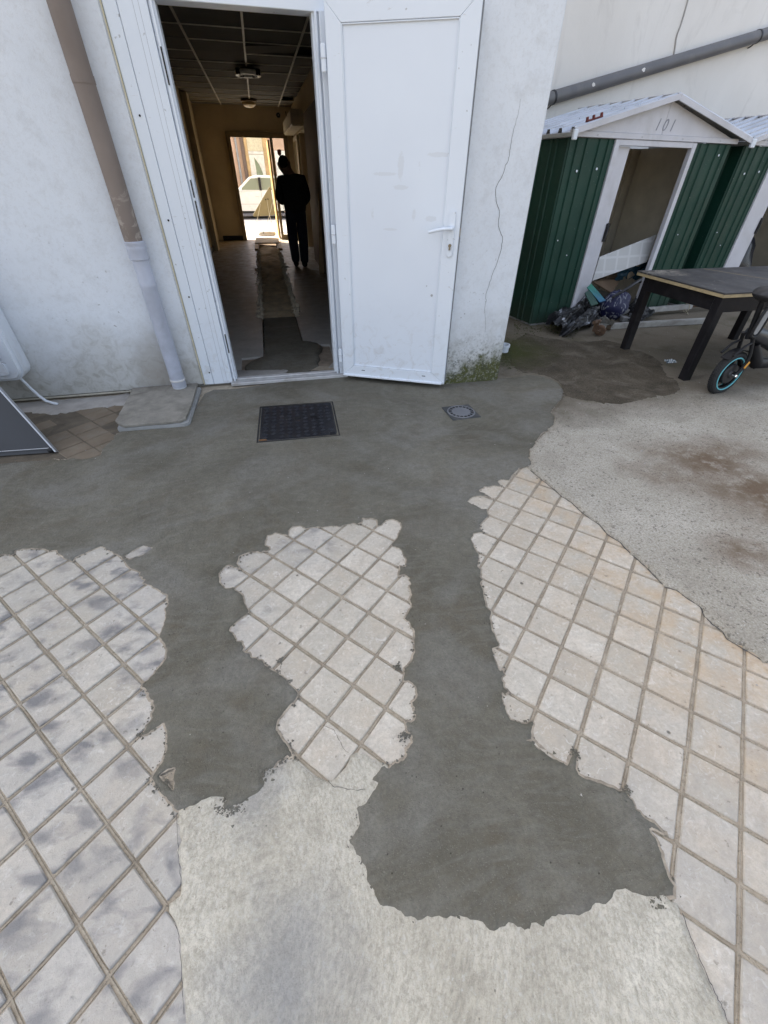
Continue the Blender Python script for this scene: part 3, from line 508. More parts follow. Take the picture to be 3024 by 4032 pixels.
me = bpy.data.meshes.new('loose_grit'); gb.to_mesh(me); gb.free()
tag(link('loose_grit', me, plain('pale grit', (.33, .315, .29), .9, .5, 60)), 'pale loose grit scattered over the yard', 'grit', kind='stuff')

# ------------------------------------------------------------------ the white building with the open door
def PY(c, x, y, Y): r = ray(c, x, y); return CAM + r*(Y/r.y)           # pixel -> point on the plane y = Y
WARM = plain('aged cream wall paint', (.55, .475, .34), .8, .08, 2, bump=.1, dirt=((.3, .25, .17), .4))
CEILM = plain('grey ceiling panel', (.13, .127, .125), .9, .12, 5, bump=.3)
k = Mt('worn grey floor'); _x, _y, _z = k.xyz(); _c = k.mix(k.ramp(k.noise(2.5, 6, .6), .3, .7), (.34, .335, .32), (.47, .46, .435))
_c = k.mix(k.mul(k.ramp(k.noise(30, 4, .7), .45, .65), .3), _c, (.24, .225, .20))
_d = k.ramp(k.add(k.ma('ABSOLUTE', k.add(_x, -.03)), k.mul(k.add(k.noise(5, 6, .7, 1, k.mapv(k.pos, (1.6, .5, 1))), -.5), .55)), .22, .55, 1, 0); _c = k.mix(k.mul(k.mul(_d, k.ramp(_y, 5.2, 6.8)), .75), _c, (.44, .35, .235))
_c = k.mix(k.mul(k.ramp(_y, 6.0, 9.5), k.mul(k.ramp(k.noise(4, 6, .7), .3, .6), .8)), _c, (.25, .185, .11))  # dirt deeper in, browned and darkened also to carry the dim corridor light
LINO = k.out(_c, k.ramp(k.noise(8, 5, .65), .35, .65, .3, .62), k.bump(k.noise(70, 4), .15, .003))
DIRT = plain('brown trench soil', (.13, .092, .055), .95, .3, 14, bump=.8)
bld = thing('white_building', 'white plastered building with an open door onto a long dark corridor', 'building', (0, 3.78, 0))
HT = 9.5
facade = B().box((-8, 3.78, .022), (-.70, 4.0, HT)).box((-.70, 3.78, 2.31), (.62, 4.0, HT)).obj('facade_wall', PLASTER, bld, bevel=.008, seg=2)
pier = B().prism([(.60, 3.84), (1.315, 3.372), (1.887, 3.372), (1.887, 4.2), (.60, 4.2)], -.02, HT).obj('pier_wall', PLASTER, bld, bevel=.012, seg=2)
def ribbon(pts, wd, n, off=.0012):      # thin open crack following points that lie on a wall
    b = B(); n = Vector(n); P = [Vector(p)-n*off for p in pts]
    for i in range(len(P)-1):
        t = (P[i+1]-P[i]).normalized(); s = t.cross(n)*wd/2; k0, k1 = (.35+.65*math.sin(math.pi*i/(len(P)-1)), .35+.65*math.sin(math.pi*(i+1)/(len(P)-1)))
        b.quad(P[i]-s*k0, P[i]+s*k0, P[i+1]+s*k1, P[i+1]-s*k1)
    return b
CRACK = MATS['crack shadow']
CR['c4'] = (1250, 0, .6028)
cpts = [PY('c4', x, y, 3.372) for x, y in ((1327, 645), (1305, 760), (1285, 830), (1270, 890), (1262, 950), (1255, 1000), (1245, 1050), (1228, 1080), (1210, 1140), (1190, 1180), (1165, 1225), (1162, 1280), (1170, 1330), (1188, 1380), (1185, 1430), (1180, 1480))]
cpts += [PY('c5', x, y, 3.372) for x, y in ((1190, 265), (1210, 300), (1205, 350), (1190, 420), (1165, 490), (1145, 545), (1125, 600), (1105, 660), (1097, 710), (1104, 714), (1090, 770), (1098, 830), (1092, 980))]
cp2 = []
for a, b_ in zip(cpts, cpts[1:]):
    for t in (0, .33, .66): cp2.append(a.lerp(b_, t)+Vector((random.uniform(-.003, .003), 0, random.uniform(-.002, .002))))
ribbon(cp2, .0034, (0, 1, 0)).obj('crack', CRACK, pier)
B().box((-8, 4.0, .0), (-7.8, 14.45, HT)).box((1.05, 4.2, .0), (1.887, 11.0, HT)).box((1.05, 12.6, .0), (1.887, 14.45, HT)).box((1.05, 11.0, 2.15), (1.887, 12.6, HT)).box((-7.8, 14.25, 0), (-.52, 14.45, HT)).box((.88, 14.25, 0), (1.05, 14.45, HT)).box((-.52, 14.25, 2.17), (.88, 14.45, HT)).obj('outer_wall', WARM, bld)
B().box((1.75, 11.0, 0), (1.885, 12.6, 2.15)).obj('side_room_wall', plain('dark wall', (.05, .045, .04), .9), bld)
B().box((-8, 4.0, HT-.2), (1.887, 14.45, HT-.02)).obj('roof', plain('roof slab', (.3, .29, .28), .9), bld)
lw = B().box((-1.45, 4.0, -.1), (-1.25, 14.25, 3.0)).obj('corridor_wall', WARM, bld)
B().box((-1.25, 12.2, 0), (-1.13, 12.6, 2.69)).obj('pilaster', WARM, bld)
for lo, hi in (((-1.25, 4.0, 0), (-1.235, 12.2, .11)), ((-1.13, 14.22, 0), (-.60, 14.25, .11)), ((1.025, 4.3, 0), (1.05, 11.0, .11))): B().box(lo, hi).obj('skirting', BLACK, bld)
# floor cut by the trench
def jag(x, y0, y1, n, a): return [(x+random.uniform(-a, a*.6), y0+(y1-y0)*i/n) for i in range(n+1)]
LE = [(-.185, 3.83), (-.185, 4.05), (-.40, 4.05), (-.405, 4.47), (-.19, 4.475)]+jag(-.19, 4.5, 6.0, 50, .006)+jag(-.195, 6.03, 9.4, 90, .018)+[(-.19, 9.42), (-.30, 9.44), (-.29, 9.66), (-.19, 9.68)]+jag(-.195, 9.7, 14.4, 80, .014)
RE = [(.60, 3.83), (.60, 4.02), (.42, 4.03), (.50, 4.2), (.52, 4.72), (.25, 4.80)]+jag(.247, 4.83, 6.0, 30, .004)+jag(.256, 6.03, 9.6, 90, -.02)+[(.25, 9.62), (.40, 9.65), (.36, 9.85), (.26, 9.88)]+jag(.258, 9.9, 14.4, 80, -.015)
fl = B().prism([(-1.3, 14.4), (-1.3, 3.83)]+LE, -.09, 0).obj('corridor_floor', LINO, bld)
B().prism([(1.9, 3.83), (1.9, 14.4)]+RE[::-1], -.09, 0).obj('corridor_floor', LINO, bld)
B().box((-1.3, 3.83, -.14), (1.9, 14.4, -.085)).obj('floor_base', DIRT, bld)
B().box((-.42, 4.0, -.085), (.62, 4.85, -.022)).obj('broken_screed', plain('broken screed', (.27, .22, .17), .95, .3, 16, bump=.7), bld)
def cloth(u, v):
    x, y = -.185+u*.435, 5.9+v*7.4; w_ = abs(math.sin(y*8.5+2*math.sin(y*3.1)+1.6*math.sin(x*7+y)))**.6*.034-.02+math.sin(y*31+x*9)*.006+math.sin(y*5+1.7*math.sin(x*8))*.010
    return (x, y, -.030+w_+random.gauss(0, .0012)-.02*(abs(u-.5)*2)**6)
B().grid(cloth, 14, 420).obj('trench_cloth', plain('muddy brown cloth', (.62, .50, .34), .9, .25, 9, bump=.4), bld, smooth=True)
mf = sheet('trench_mortar', GL('z8', [(612, 1172), (1052, 1150), (1135, 1465), (1240, 1475), (1330, 1495), (1400, 1540), (1385, 1590), (1340, 1630), (1365, 1690), (1330, 1740), (1355, 1790), (1300, 1815), (1245, 1850), (1460, 1862), (1460, 1885), (850, 1938), (455, 1952), (480, 1925), (560, 1905), (615, 1872), (430, 1866), (385, 1840), (370, 1800), (400, 1770), (480, 1720), (560, 1690), (628, 1662)]), .0045, MORTAR, (), .035, .012, .002, -.03, .02, .003)[0]
mf.parent = bld; mf.data.transform(ROOT[bld.name].inverted())
rbm = bmesh.new()
for _ in range(2600):
    y = random.uniform(5.95, 12.2); sd0 = random.choice((-1, 1)); x = (-.195 if sd0 < 0 else .258)+sd0*abs(random.gauss(0, .03))-sd0*.014; lump(rbm, (x, y, random.uniform(-.018, .004)), abs(random.gauss(0, .014))+.007, .9)
for _ in range(500):
    lump(rbm, (random.uniform(-.17, .24), random.uniform(6, 12.3), -.045), abs(random.gauss(0, .006))+.003, .8)
me = bpy.data.meshes.new('trench_rubble'); rbm.to_mesh(me); rbm.free()
tag(link('trench_rubble', me, plain('pale broken screed', (.68, .60, .47), .95, .3, 20)), 'pale broken rubble along both edges of the corridor trench', 'rubble', kind='stuff')
# suspended ceiling
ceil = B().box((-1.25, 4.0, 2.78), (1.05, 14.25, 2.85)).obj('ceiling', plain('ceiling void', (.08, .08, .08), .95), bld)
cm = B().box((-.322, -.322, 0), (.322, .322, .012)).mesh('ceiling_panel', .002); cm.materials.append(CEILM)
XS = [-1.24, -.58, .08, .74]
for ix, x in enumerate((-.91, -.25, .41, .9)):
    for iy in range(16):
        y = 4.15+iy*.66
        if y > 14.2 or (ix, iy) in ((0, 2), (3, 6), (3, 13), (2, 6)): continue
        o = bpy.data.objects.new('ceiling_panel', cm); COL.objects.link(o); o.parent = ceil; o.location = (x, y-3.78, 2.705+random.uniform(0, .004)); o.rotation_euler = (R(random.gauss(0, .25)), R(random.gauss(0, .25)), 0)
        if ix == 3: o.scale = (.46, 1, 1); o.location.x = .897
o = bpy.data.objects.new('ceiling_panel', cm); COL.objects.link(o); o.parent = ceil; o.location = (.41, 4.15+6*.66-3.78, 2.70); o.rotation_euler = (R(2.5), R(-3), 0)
TB = plain('white ceiling rail', (.62, .60, .55), .5)
for x in (-.58, .08, .74): B().box((x-.012, 4.0, 2.692), (x+.012, 14.2, 2.704)).obj('ceiling_rail', TB, ceil)
for iy in range(16):
    y = 4.48+iy*.66
    for x0, x1 in ((-1.24, -.594), (-.566, .066), (.094, .726), (.754, 1.04)):
        if random.random() < .9: B().box((x0, y-.010, 2.695), (x1, y+.010, 2.703)).obj('ceiling_rail', TB, ceil)
# door frame
fr = B().box((-.456, 3.80, .03), (-.418, 3.90, 2.21)).box((-.445, 3.775, .03), (-.43, 3.80, 2.21)).box((-.46, 3.785, 2.205), (.54, 3.90, 2.28)).obj('door_frame', PVC, bld, bevel=.003)
B().box((.452, 3.80, .03), (.545, 3.90, 2.21)).box((.466, 3.775, .03), (.482, 3.80, 2.21)).box((.494, 3.765, .03), (.545, 3.80, 2.21)).obj('hinge_jamb', PVC, fr, bevel=.003)
B().box((-.692, 3.79, .015), (-.618, 3.86, 2.31)).obj('side_board', PVC, fr, bevel=.003); B().box((-.6155, 3.788, .015), (-.458, 3.86, 2.31)).obj('side_board', PVC, fr, bevel=.003)
for xx in (-.535, -.505): B().box((xx, 3.7865, .02), (xx+.0025, 3.789, 2.2)).obj('board_groove', PVCG, fr)
B().box((-.700, 3.779, .02), (-.693, 3.792, 2.31)).obj('sealant_bead', plain('yellowed sealant', (.55, .50, .36), .6), fr)
B().box((-.47, 3.73, .004), (.56, 3.875, .030)).box((-.47, 3.80, .03), (.56, 3.84, .042)).obj('threshold', plain('worn aluminium sill', (.52, .52, .52), .5, .15, 12, .3, dirt=((.3, .27, .24), .7)), fr, bevel=.003)
for x, y, c_ in ((913, 755, 'c1'), (1100, 1440, 'c1'), (270, 112, 'z3'), (405, 613, 'z3'), (538, 1107, 'z3')):
    CR['c1'] = (0, 0, .6028); CR['z3'] = (500, 800, .6028); p = PY(c_, x, y, 3.787); B().cyl(p, p+Vector((0, -.0025, 0)), .006, 10).obj('screw', BLACK, fr)
for a, b_ in (((1040, 310), (1100, 560)), ((1243, 1175), (1270, 1290)), ((1275, 1310), (1330, 1493))):
    p, q = PY('c1', *a, 3.80), PY('c1', *b_, 3.80); B().box((-.4395, 3.772, q.z), (-.431, 3.776, p.z)).obj('strike_plate', BLACK, fr)
p, q = PY('z3', 648, 850, 3.8), PY('z3', 672, 972, 3.8); B().box((-.4395, 3.772, q.z), (-.431, 3.776, p.z)).obj('strike_plate', BLACK, fr)
# door leaf, swung out against the pier
LM = Matrix.Translation((.515, 3.68, 0)) @ Matrix.Rotation(R(-26.42), 4, 'Z')
def lb(lo, hi, b=None): return (b or B()).box(lo, hi, LM)
leaf = lb((.006, .012, .062), (.905, .058, 2.232)).obj('door_leaf', PVC, bld)
for pts in (((.0, 2.236), (.905, 2.236), (.789, 2.142), (.098, 2.142)), ((.0, .054), (.098, .140), (.789, .140), (.905, .054)), ((.0, .0545), (.0, 2.2355), (.0975, 2.1415), (.0975, .1405)), ((.905, .0545), (.7895, .1405), (.7895, 2.1415), (.905, 2.2355))):
    b = B(); M_ = LM @ Matrix(((1, 0, 0, 0), (0, 0, -1, .0115), (0, 1, 0, 0), (0, 0, 0, 1))); b.prism(pts, 0, .0135, M_); b.obj('stile', PVC, leaf, bevel=.0025)
lb((.098, .0085, .141), (.789, .0118, 2.141)).obj('panel', PANEL, leaf)
for lo, hi in (((.098, -.001, .142), (.104, .008, 2.140)), ((.783, -.001, .142), (.789, .008, 2.140)), ((.104, -.001, 2.134), (.783, .008, 2.140)), ((.104, -.001, .142), (.783, .008, .148))): lb(lo, hi).obj('glazing_bead', PVC, leaf, bevel=.0015)
lb((.0, -.014, .046), (.885, .04, .062)).obj('drip_rail', PVC, leaf, bevel=.003)
lb((.887, -.006, .05), (.907, .03, .066)).obj('rail_cap', PVCG, leaf, bevel=.002)
lb((.9055, .018, .06), (.912, .05, 2.23)).obj('edge_seal', plain('grey rubber seal', (.22, .23, .24), .7), leaf)
def stadium(x, z0, z1, r, n=8): return [(x+r*math.cos(a), z1-r+r*math.sin(a)) for a in np.linspace(0, math.pi, n)]+[(x+r*math.cos(a), z0+r+r*math.sin(a)) for a in np.linspace(math.pi, 2*math.pi, n)]
MV = LM @ Matrix(((1, 0, 0, 0), (0, 0, -1, 0), (0, 1, 0, 0), (0, 0, 0, 1)))
pl = B().prism(stadium(.849, .995, 1.272, .0235), .0025, .0125, MV).obj('lock_plate', PVC, leaf, bevel=.003, seg=2)
B().tube([LM @ Vector(p) for p in ((.849, -.012, 1.17), (.849, -.048, 1.17), (.838, -.056, 1.170), (.79, -.058, 1.166), (.74, -.054, 1.156), (.697, -.048, 1.146))], .01, 12, True, [.0125, .011, .0105, .0105, .0105, .0095]).obj('handle', PVC, pl, smooth=True)
B().cyl(LM @ Vector((.849, -.0125, 1.17)), LM @ Vector((.849, -.018, 1.17)), .0165, 18).obj('handle_rose', PVC, pl, smooth=True)
B().cyl(LM @ Vector((.849, -.0125, 1.068)), LM @ Vector((.849, -.026, 1.068)), .0105, 14).cbox(LM @ Vector((.849, -.018, 1.052)), (.010, .012, .022), R(-26.42)).obj('lock_cylinder', plain('worn brass', (.20, .17, .12), .4, .2, 20, .8), pl, smooth=True)
lb((.9045, .01, 1.12), (.9125, .045, 1.17)).obj('latch', plain('dull steel', (.3, .29, .27), .4, .15, 12, .8), leaf)
for z0, z1 in ((1.943, 2.066), (1.047, 1.166), (.163, .275)):
    h = lb((-.036, -.010, z0), (-.006, .016, z1)).obj('hinge', PVC, leaf, bevel=.004, seg=2); lb((-.038, -.012, (z0+z1)/2-.003), (-.005, .0165, (z0+z1)/2+.003)).obj('hinge_joint', PVCG, h)
for x in (.17, .71): lb((x, -.0035, .104), (x+.03, -.0018, .109)).obj('drain_slot', BLACK, leaf)
for x, z, r in ((.743, .737, .009), (.70, .80, .004), (.06, 1.72, .003)): p = LM @ Vector((x, .0082, z)); B().cyl(p, p+(LM.to_3x3() @ Vector((0, -.003, 0))), r, 12).obj('screw_cap', STEEL, leaf)
# base strip of the plaster
B().box((-3.2, 3.768, .010), (-1.21, 3.779, .023)).obj('base_trim', plain('dirty cream strip', (.48, .45, .37), .6, .15, 9, dirt=((.2, .18, .14), .5)), bld, bevel=.002)
# corridor end: frame, side light, street door
ex = B().box((-.60, 14.19, 0), (-.50, 14.25, 2.24)).box((.78, 14.19, 0), (.88, 14.25, 2.24)).box((-.50, 14.19, 2.13), (.78, 14.25, 2.24)).box((.44, 14.19, 0), (.51, 14.26, 2.13)).box((.51, 14.2, 0), (.78, 14.25, .12)).obj('street_door_frame', plain('brown painted frame', (.20, .155, .09), .6), bld, bevel=.004)
GL_ = Mt('clear glass'); GL_.b.inputs['Transmission Weight'].default_value = 1; GLASS = GL_.out((.93, .95, .93), .02, None); GL_.b.inputs['IOR'].default_value = 1.05
B().box((.512, 14.215, .122), (.778, 14.221, 2.128)).obj('side_pane', GLASS, ex)
shp = [(0, -.075), (.045, -.035), (.055, .05), (.03, .06), (0, .065), (-.03, .06), (-.055, .05), (-.045, -.035)]
B().prism([(x+.645, z+1.86) for x, z in shp], 0, .002, Matrix(((1, 0, 0, 0), (0, 0, -1, 14.212), (0, 1, 0, 0), (0, 0, 0, 1)))).obj('shield_sticker', plain('maroon sticker', (.10, .02, .025), .5), ex)
sd = B().box((0, 0, .02), (.045, .85, 2.10), Matrix.Translation((.385, 14.30, 0)) @ Matrix.Rotation(R(1.2), 4, 'Z')).obj('street_door', plain('varnished street door', (.42, .28, .10), .5), bld, bevel=.004)
rw = B().box((1.0, 12.75, .02), (1.045, 12.82, 2.12)).box((1.0, 13.45, .02), (1.045, 13.5, 2.12)).box((1.0, 13.9, .02), (1.045, 13.97, 2.12)).box((1.0, 12.75, 2.06), (1.045, 13.97, 2.13)).obj('inner_door_frame', plain('cream gloss', (.60, .55, .43), .4), bld, bevel=.004)
B().box((1.02, 12.82, .05), (1.04, 13.45, 2.06)).obj('inner_door_panel', plain('cream door', (.5, .45, .34), .5), rw)
B().box((.80, 11.2, 2.18), (1.05, 14.1, 2.42)).obj('duct_box', plain('cream duct', (.52, .48, .38), .6), bld, bevel=.02, seg=2)
B().box((.985, 4.4, 0), (1.05, 10.6, 2.3)).obj('wall_lining', plain('brown lining', (.16, .13, .10), .7), bld)

def ceiling_lamp(x, y, kind, label):
    t = thing('ceiling_lamp', label, 'lamp', (x, y, 2.69))
    if kind == 0:
        B().lathe([(0, 0), (.12, 0), (.12, -.05), (0, -.05)]).obj('lamp_body', BLACK, t, False, smooth=True)
        B().lathe([(.19, -.03), (.20, -.05), (.19, -.085), (.14, -.085), (.13, -.05), (.14, -.03), (.19, -.03)], seg=32).obj('ring_tube', plain('white lamp ring', (.75, .75, .72), .3), t, False, smooth=True)
        for a in range(4): B().cbox((.17*math.cos(a*1.57+.8), .17*math.sin(a*1.57+.8), -.055), (.11, .05, .07), a*1.57+.8).obj('clip', BLACK, t, False)
    else:
        B().lathe([(0, 0), (.17, 0), (.175, -.03), (.16, -.04), (0, -.04)], seg=28).obj('lamp_base', plain('bronze lamp rim', (.12, .08, .04), .4, .2, 9, .6), t, False, smooth=True)
        B().lathe([(.15, -.04), (.14, -.08), (.09, -.115), (0, -.13)], seg=28).obj('glass_dome', plain('amber glass dome', (.55, .42, .22), .25), t, False, smooth=True)
ceiling_lamp(.09, 9.38, 0, 'dark round ceiling lamp with white ring on the corridor rail')
ceiling_lamp(.06, 13.05, 1, 'small domed ceiling lamp near the far end of corridor')
sm = thing('smoke_detector', 'small dark round alarm on wall above the street door', 'alarm', (.72, 14.19, 2.55))
B().lathe([(0, 0), (.05, 0), (.05, .02), (.035, .04), (0, .045)], m=Matrix.Rotation(R(90), 4, 'X')).obj('housing', BLACK, sm, False, smooth=True)
B().lathe([(.0, .046), (.012, .046), (.012, .05), (0, .052)], m=Matrix.Rotation(R(90), 4, 'X')).obj('sensor', STEEL, sm, False)
cbp = [(.90, 14.16, 2.62), (.93, 14.15, 2.45), (.96, 14.12, 2.3), (1.0, 14.0, 2.15)]
tag(B().tube(cbp, .008, 8).obj('loose_cable', BLACK, smooth=True), 'black cable drooping in the corridor corner below the ceiling', 'cable')
WOOD = plain('raw timber board', (.42, .30, .16), .7, .2, 6, bump=.2, dirt=((.2, .13, .07), .5))
def board(c, size, rz, label, ry=0, rx=0, name='timber_board', mat=None): return tag(B().cbox(c, size, rz, ry, rx).obj(name, mat or WOOD, bevel=.004), label, 'board')
board((.035, 13.45, .063), (.60, .85, .03), R(-2), 'wide plywood board bridging the trench before the street door', 0, R(2))
board((-.245, 12.75, .022), (.09, 1.3, .044), 0, 'timber batten along trench edge, on the corridor wall side', name='timber_batten')
board((.32, 12.75, .022), (.09, 1.3, .044), 0, 'timber batten along trench edge, on the standing person side', name='timber_batten')
board((.02, 16.1, .005), (.42, .7, .03), R(3), 'short pale board lying on the pavement under the road sign')
board((.98, 8.9, .62), (.09, .03, 1.3), 0, 'narrow plank leaning upright against the corridor lining', R(5), R(-3))
rl = thing('grey_sack', 'rolled grey sack lying on the pavement outside street door', 'sack', (.06, 15.0, .0))
B().tube([(-.24, 0, .05), (-.2, .01, .075), (0, 0, .08), (.2, -.01, .075), (.24, 0, .05)], .07, 14, True, [.03, .065, .075, .065, .03]).obj('roll', plain('grey sackcloth', (.42, .41, .42), .9), rl, False, smooth=True); B().tube([(-.1, 0, .155), (-.1, -.06, .12), (-.1, -.076, .08)], .006, 6).obj('tie', BLACK, rl, False)

# ------------------------------------------------------------------ downpipe, slab, wall box, panel, covers
dp = thing('downpipe', 'rainwater downpipe, brown painted above and grey below, beside the door', 'pipe', (-.88, 3.70, .047))
B().cyl((-.885, 3.70, 1.06), (-.885, 3.70, 8.9), .058, 24).obj('painted_section', BROWNPIPE, dp, smooth=True)
B().lathe([(.052, .055), (.056, .06), (.056, .80), (.0575, .805), (.0575, .83), (.056, .835), (.056, .985), (.0, .985)], (-.88, 3.70, 0), 24).obj('grey_section', GREYPIPE, dp, smooth=True)
B().lathe([(.0565, .975), (.0635, .98), (.0635, 1.035), (.065, 1.04), (.065, 1.055), (.0635, 1.06), (.0665, 1.068), (.0665, 1.085), (.055, 1.09)], (-.882, 3.70, 0), 24).obj('coupling', GREYPIPE, dp, smooth=True)
B().lathe([(.0572, .105), (.061, .108), (.061, .120), (.0572, .123)], (-.88, 3.70, 0), 24).obj('ring', plain('pale pipe ring', (.62, .62, .62), .5), dp, smooth=True)
B().lathe([(.0, .047), (.054, .047), (.054, .115), (.0, .115)], (-.88, 3.70, 0), 24).obj('foot_socket', PVCG, dp, smooth=True)
B().box((-.95, 3.74, 1.86), (-.94, 3.785, 1.875)).cyl((-.885, 3.70, 1.845), (-.885, 3.70, 1.88), .0605, 20).obj('clip', BROWNPIPE, dp)
SLAB = plain('weathered concrete slab', (.235, .22, .19), .93, .25, 12, bump=.8, dirt=((.11, .10, .078), .7))
sb_ = thing('drain_chamber', 'low concrete drain chamber with chipped lid under the downpipe', 'drain cover', (-1.0, 3.3, 0))
B().prism([(-1.235, 3.08), (-1.215, 3.05), (-.765, 3.025), (-.735, 3.05), (-.72, 3.73), (-1.24, 3.73)], -.01, .026).obj('chamber_rim', plain('grey precast rim', (.27, .275, .27), .9, .15, 9, bump=.5), sb_, bevel=.008, seg=2)
lidp = [tuple(G('c8', x, y, .047))[:2] for x, y in ((755, 755), (775, 775), (810, 788), (900, 780), (1000, 772), (1100, 764), (1170, 757), (1190, 748), (1215, 738), (1222, 715), (1232, 690), (1250, 650))]
B().prism(roughen(lidp+[(-.745, 3.765), (-1.262, 3.765)], .03, .003, lambda p: p[1] > 3.6), .0275, .047).obj('lid', SLAB, sb_, bevel=.003)
wb = thing('wall_box', 'white rounded plastic box fixed to the left wall above a cable', 'box', (-2.2, 3.70, .25))
def rrect(x0, z0, x1, z1, r): return [(cx+r*math.cos(t), cz+r*math.sin(t)) for cx, cz, t0 in ((x1-r, z1-r, 0), (x0+r, z1-r, 90), (x0+r, z0+r, 180), (x1-r, z0+r, 270)) for t in [R(t0+q*15) for q in range(7)]]
MXZ = lambda y: Matrix(((1, 0, 0, 0), (0, 0, 1, y), (0, 1, 0, 0), (0, 0, 0, 1)))
B().prism(rrect(-2.75, .225, -1.905, 1.15, .085), 0, .17, MXZ(3.608)).obj('housing', PVC, wb, bevel=.022, seg=3, smooth=True)
B().prism(rrect(-2.70, .385, -1.985, 1.10, .03), 0, .016, MXZ(3.595)).obj('front_cover', PVC, wb, bevel=.006, seg=2)
B().prism(rrect(-2.70, .27, -1.985, .378, .03), 0, .014, MXZ(3.597)).obj('lower_cover', PVC, wb, bevel=.006, seg=2)
tag(B().tube([(-2.0, 3.70, .24), (-1.985, 3.70, .20), (-1.955, 3.695, .13), (-1.92, 3.68, .075), (-1.88, 3.66, .035), (-1.83, 3.645, .018), (-1.80, 3.64, .010)], .0105, 10).obj('white_cable', PVC, smooth=True), 'thick white cable dropping from the wall box to the floor', 'cable')
gp = thing('leaning_metal_screen', 'dark grey metal panel with bright rim leaning by the left wall', 'panel', (-1.9, 2.87, .03))
PA = G('c8', 372, 962, .012); up = (PY('c8', 0, 548, 3.03)-PA).normalized(); sd_ = Vector((-1, .07, 0)).normalized(); nn = up.cross(sd_).normalized()
if nn.y > 0: nn = -nn
def pan(a, b, c0, c1, d0, d1): 
    bb = B(); vs_ = []
    for w_ in (d0, d1):
        for h_ in (c0, c1):
            for s_ in (a, b): vs_.append(bb.bm.verts.new(PA+sd_*s_+up*h_+nn*w_))
    for f in ((0, 1, 3, 2), (4, 6, 7, 5), (0, 4, 5, 1), (2, 3, 7, 6), (0, 2, 6, 4), (1, 5, 7, 3)): bb.bm.faces.new([vs_[i] for i in f])
    return bb
pan(.012, 1.3, .022, .85, -.02, .0).obj('sheet', DARKMET, gp)
for q in ((0, .012, .0, .87, -.024, .006), (.012, 1.3, .030, .037, .0, .008)): pan(*q).obj('rim', plain('brushed aluminium', (.42, .43, .45), .35, .1, 12, .8), gp, bevel=.002)
pan(.05, 1.3, .0, .022, -.022, -.004).obj('lower_lip', DARKMET, gp)
B().lathe([(0, -.012), (.017, -.012), (.02, 0), (.017, .012), (0, .012)], m=Matrix.Translation(PA+sd_*.035+Vector((0, .012, .012))) @ Matrix.Rotation(R(90), 4, 'Y')).obj('foot', BLACK, gp, smooth=True)
# manhole cover
mc = thing('manhole_cover', 'square black iron manhole cover with raised tread set in mortar', 'manhole', (.045, 2.95, 0), R(-2.6))
IRON = plain('black cast iron', (.020, .021, .026), .38, .25, 22, .3, bump=.25, dirt=((.06, .06, .062), .3))
fb = B()
for lo, hi in (((-.292, -.292, -.004), (.292, -.280, .0092)), ((-.292, .280, -.004), (.292, .292, .0092)), ((-.292, -.280, -.004), (-.280, .280, .0092)), ((.280, -.280, -.004), (.292, .280, .0092))): fb.box(lo, hi)
fb.obj('frame', plain('rusted iron frame', (.018, .017, .017), .8, .4, 20, .2, bump=.5), mc, False, bevel=.002)
plt = B().box((-.276, -.276, -.004), (.276, .276, .0082)).obj('plate', IRON, mc, False, bevel=.003)
tb = B()
for i in range(9):
    for j in range(10):
        x, y = -.235+i*.0585, -.24+j*.0535
        if (i, j) == (4, 5) or random.random() < .06: continue
        for k_ in range(3): tb.cbox((x+(k_-1)*.011*(1 if (i+j) % 2 else .7), y+(k_-1)*.011*(-1 if (i+j) % 2 else 1)*.7, .0090), (.024, .0055, .0042), R(45 if (i+j) % 2 else -45))
tp = tb.obj('tread_pattern', plain('worn iron tread', (.06, .064, .076), .35, .3, 30, .4), mc, False, bevel=0); tp['kind'] = 'stuff'
B().box((-.022, .02, .0083), (.022, .055, .0094)).obj('lifting_keyhole', plain('keyhole black', (.006, .006, .006), .9), mc, False)
for x, y, w_, h_ in ((.12, .03, .05, .03), (.15, .0, .03, .02), (.24, -.25, .04, .035)): B().prism(roughen([(x-w_/2, y-h_/2), (x+w_/2, y-h_/2), (x+w_/2, y+h_/2), (x-w_/2, y+h_/2)], .01, .003), .0083, .0112).obj('tar_blot', BLACK, mc, False)
B().prism(roughen([(-.275, -.275), (-.22, -.275), (-.23, -.258), (-.275, -.255)], .01, .003), .0083, .0114).obj('rust_patch', plain('orange rust', (.15, .075, .03), .9, .4, 30), mc, False)
# floor drain
fd = thing('floor_drain', 'small square floor drain with round slotted grate set in mortar', 'drain', (1.308, 2.815, 0), R(2))
B().prism([(-.118, -.118), (.118, -.118), (.118, .118), (-.118, .118)], -.004, .0105).obj('frame', plain('grey drain frame', (.045, .048, .05), .6, .3, 20, .2, dirt=((.18, .17, .16), .45)), fd, False, bevel=.002)
B().lathe([(0, .0108), (.106, .0108)], seg=40).obj('well', plain('drain dark', (.008, .008, .008), .9), fd, False)
gt = plain('grey drain grate', (.15, .155, .17), .5, .15, 18, .2, dirt=((.28, .27, .26), .4))
dr = B().lathe([(.0, .0155), (.072, .0155), (.075, .0115)], seg=40).obj('grate', gt, fd, False, smooth=True)
B().lathe([(.099, .0112), (.100, .0155), (.108, .0155), (.110, .0112)], seg=40).obj('rim', gt, dr, False)
for k_ in range(18): a = 2*math.pi*k_/18; B().cbox((.087*math.cos(a), .087*math.sin(a), .0135), (.026, .0055, .004), a).obj("bar", gt, dr, False)

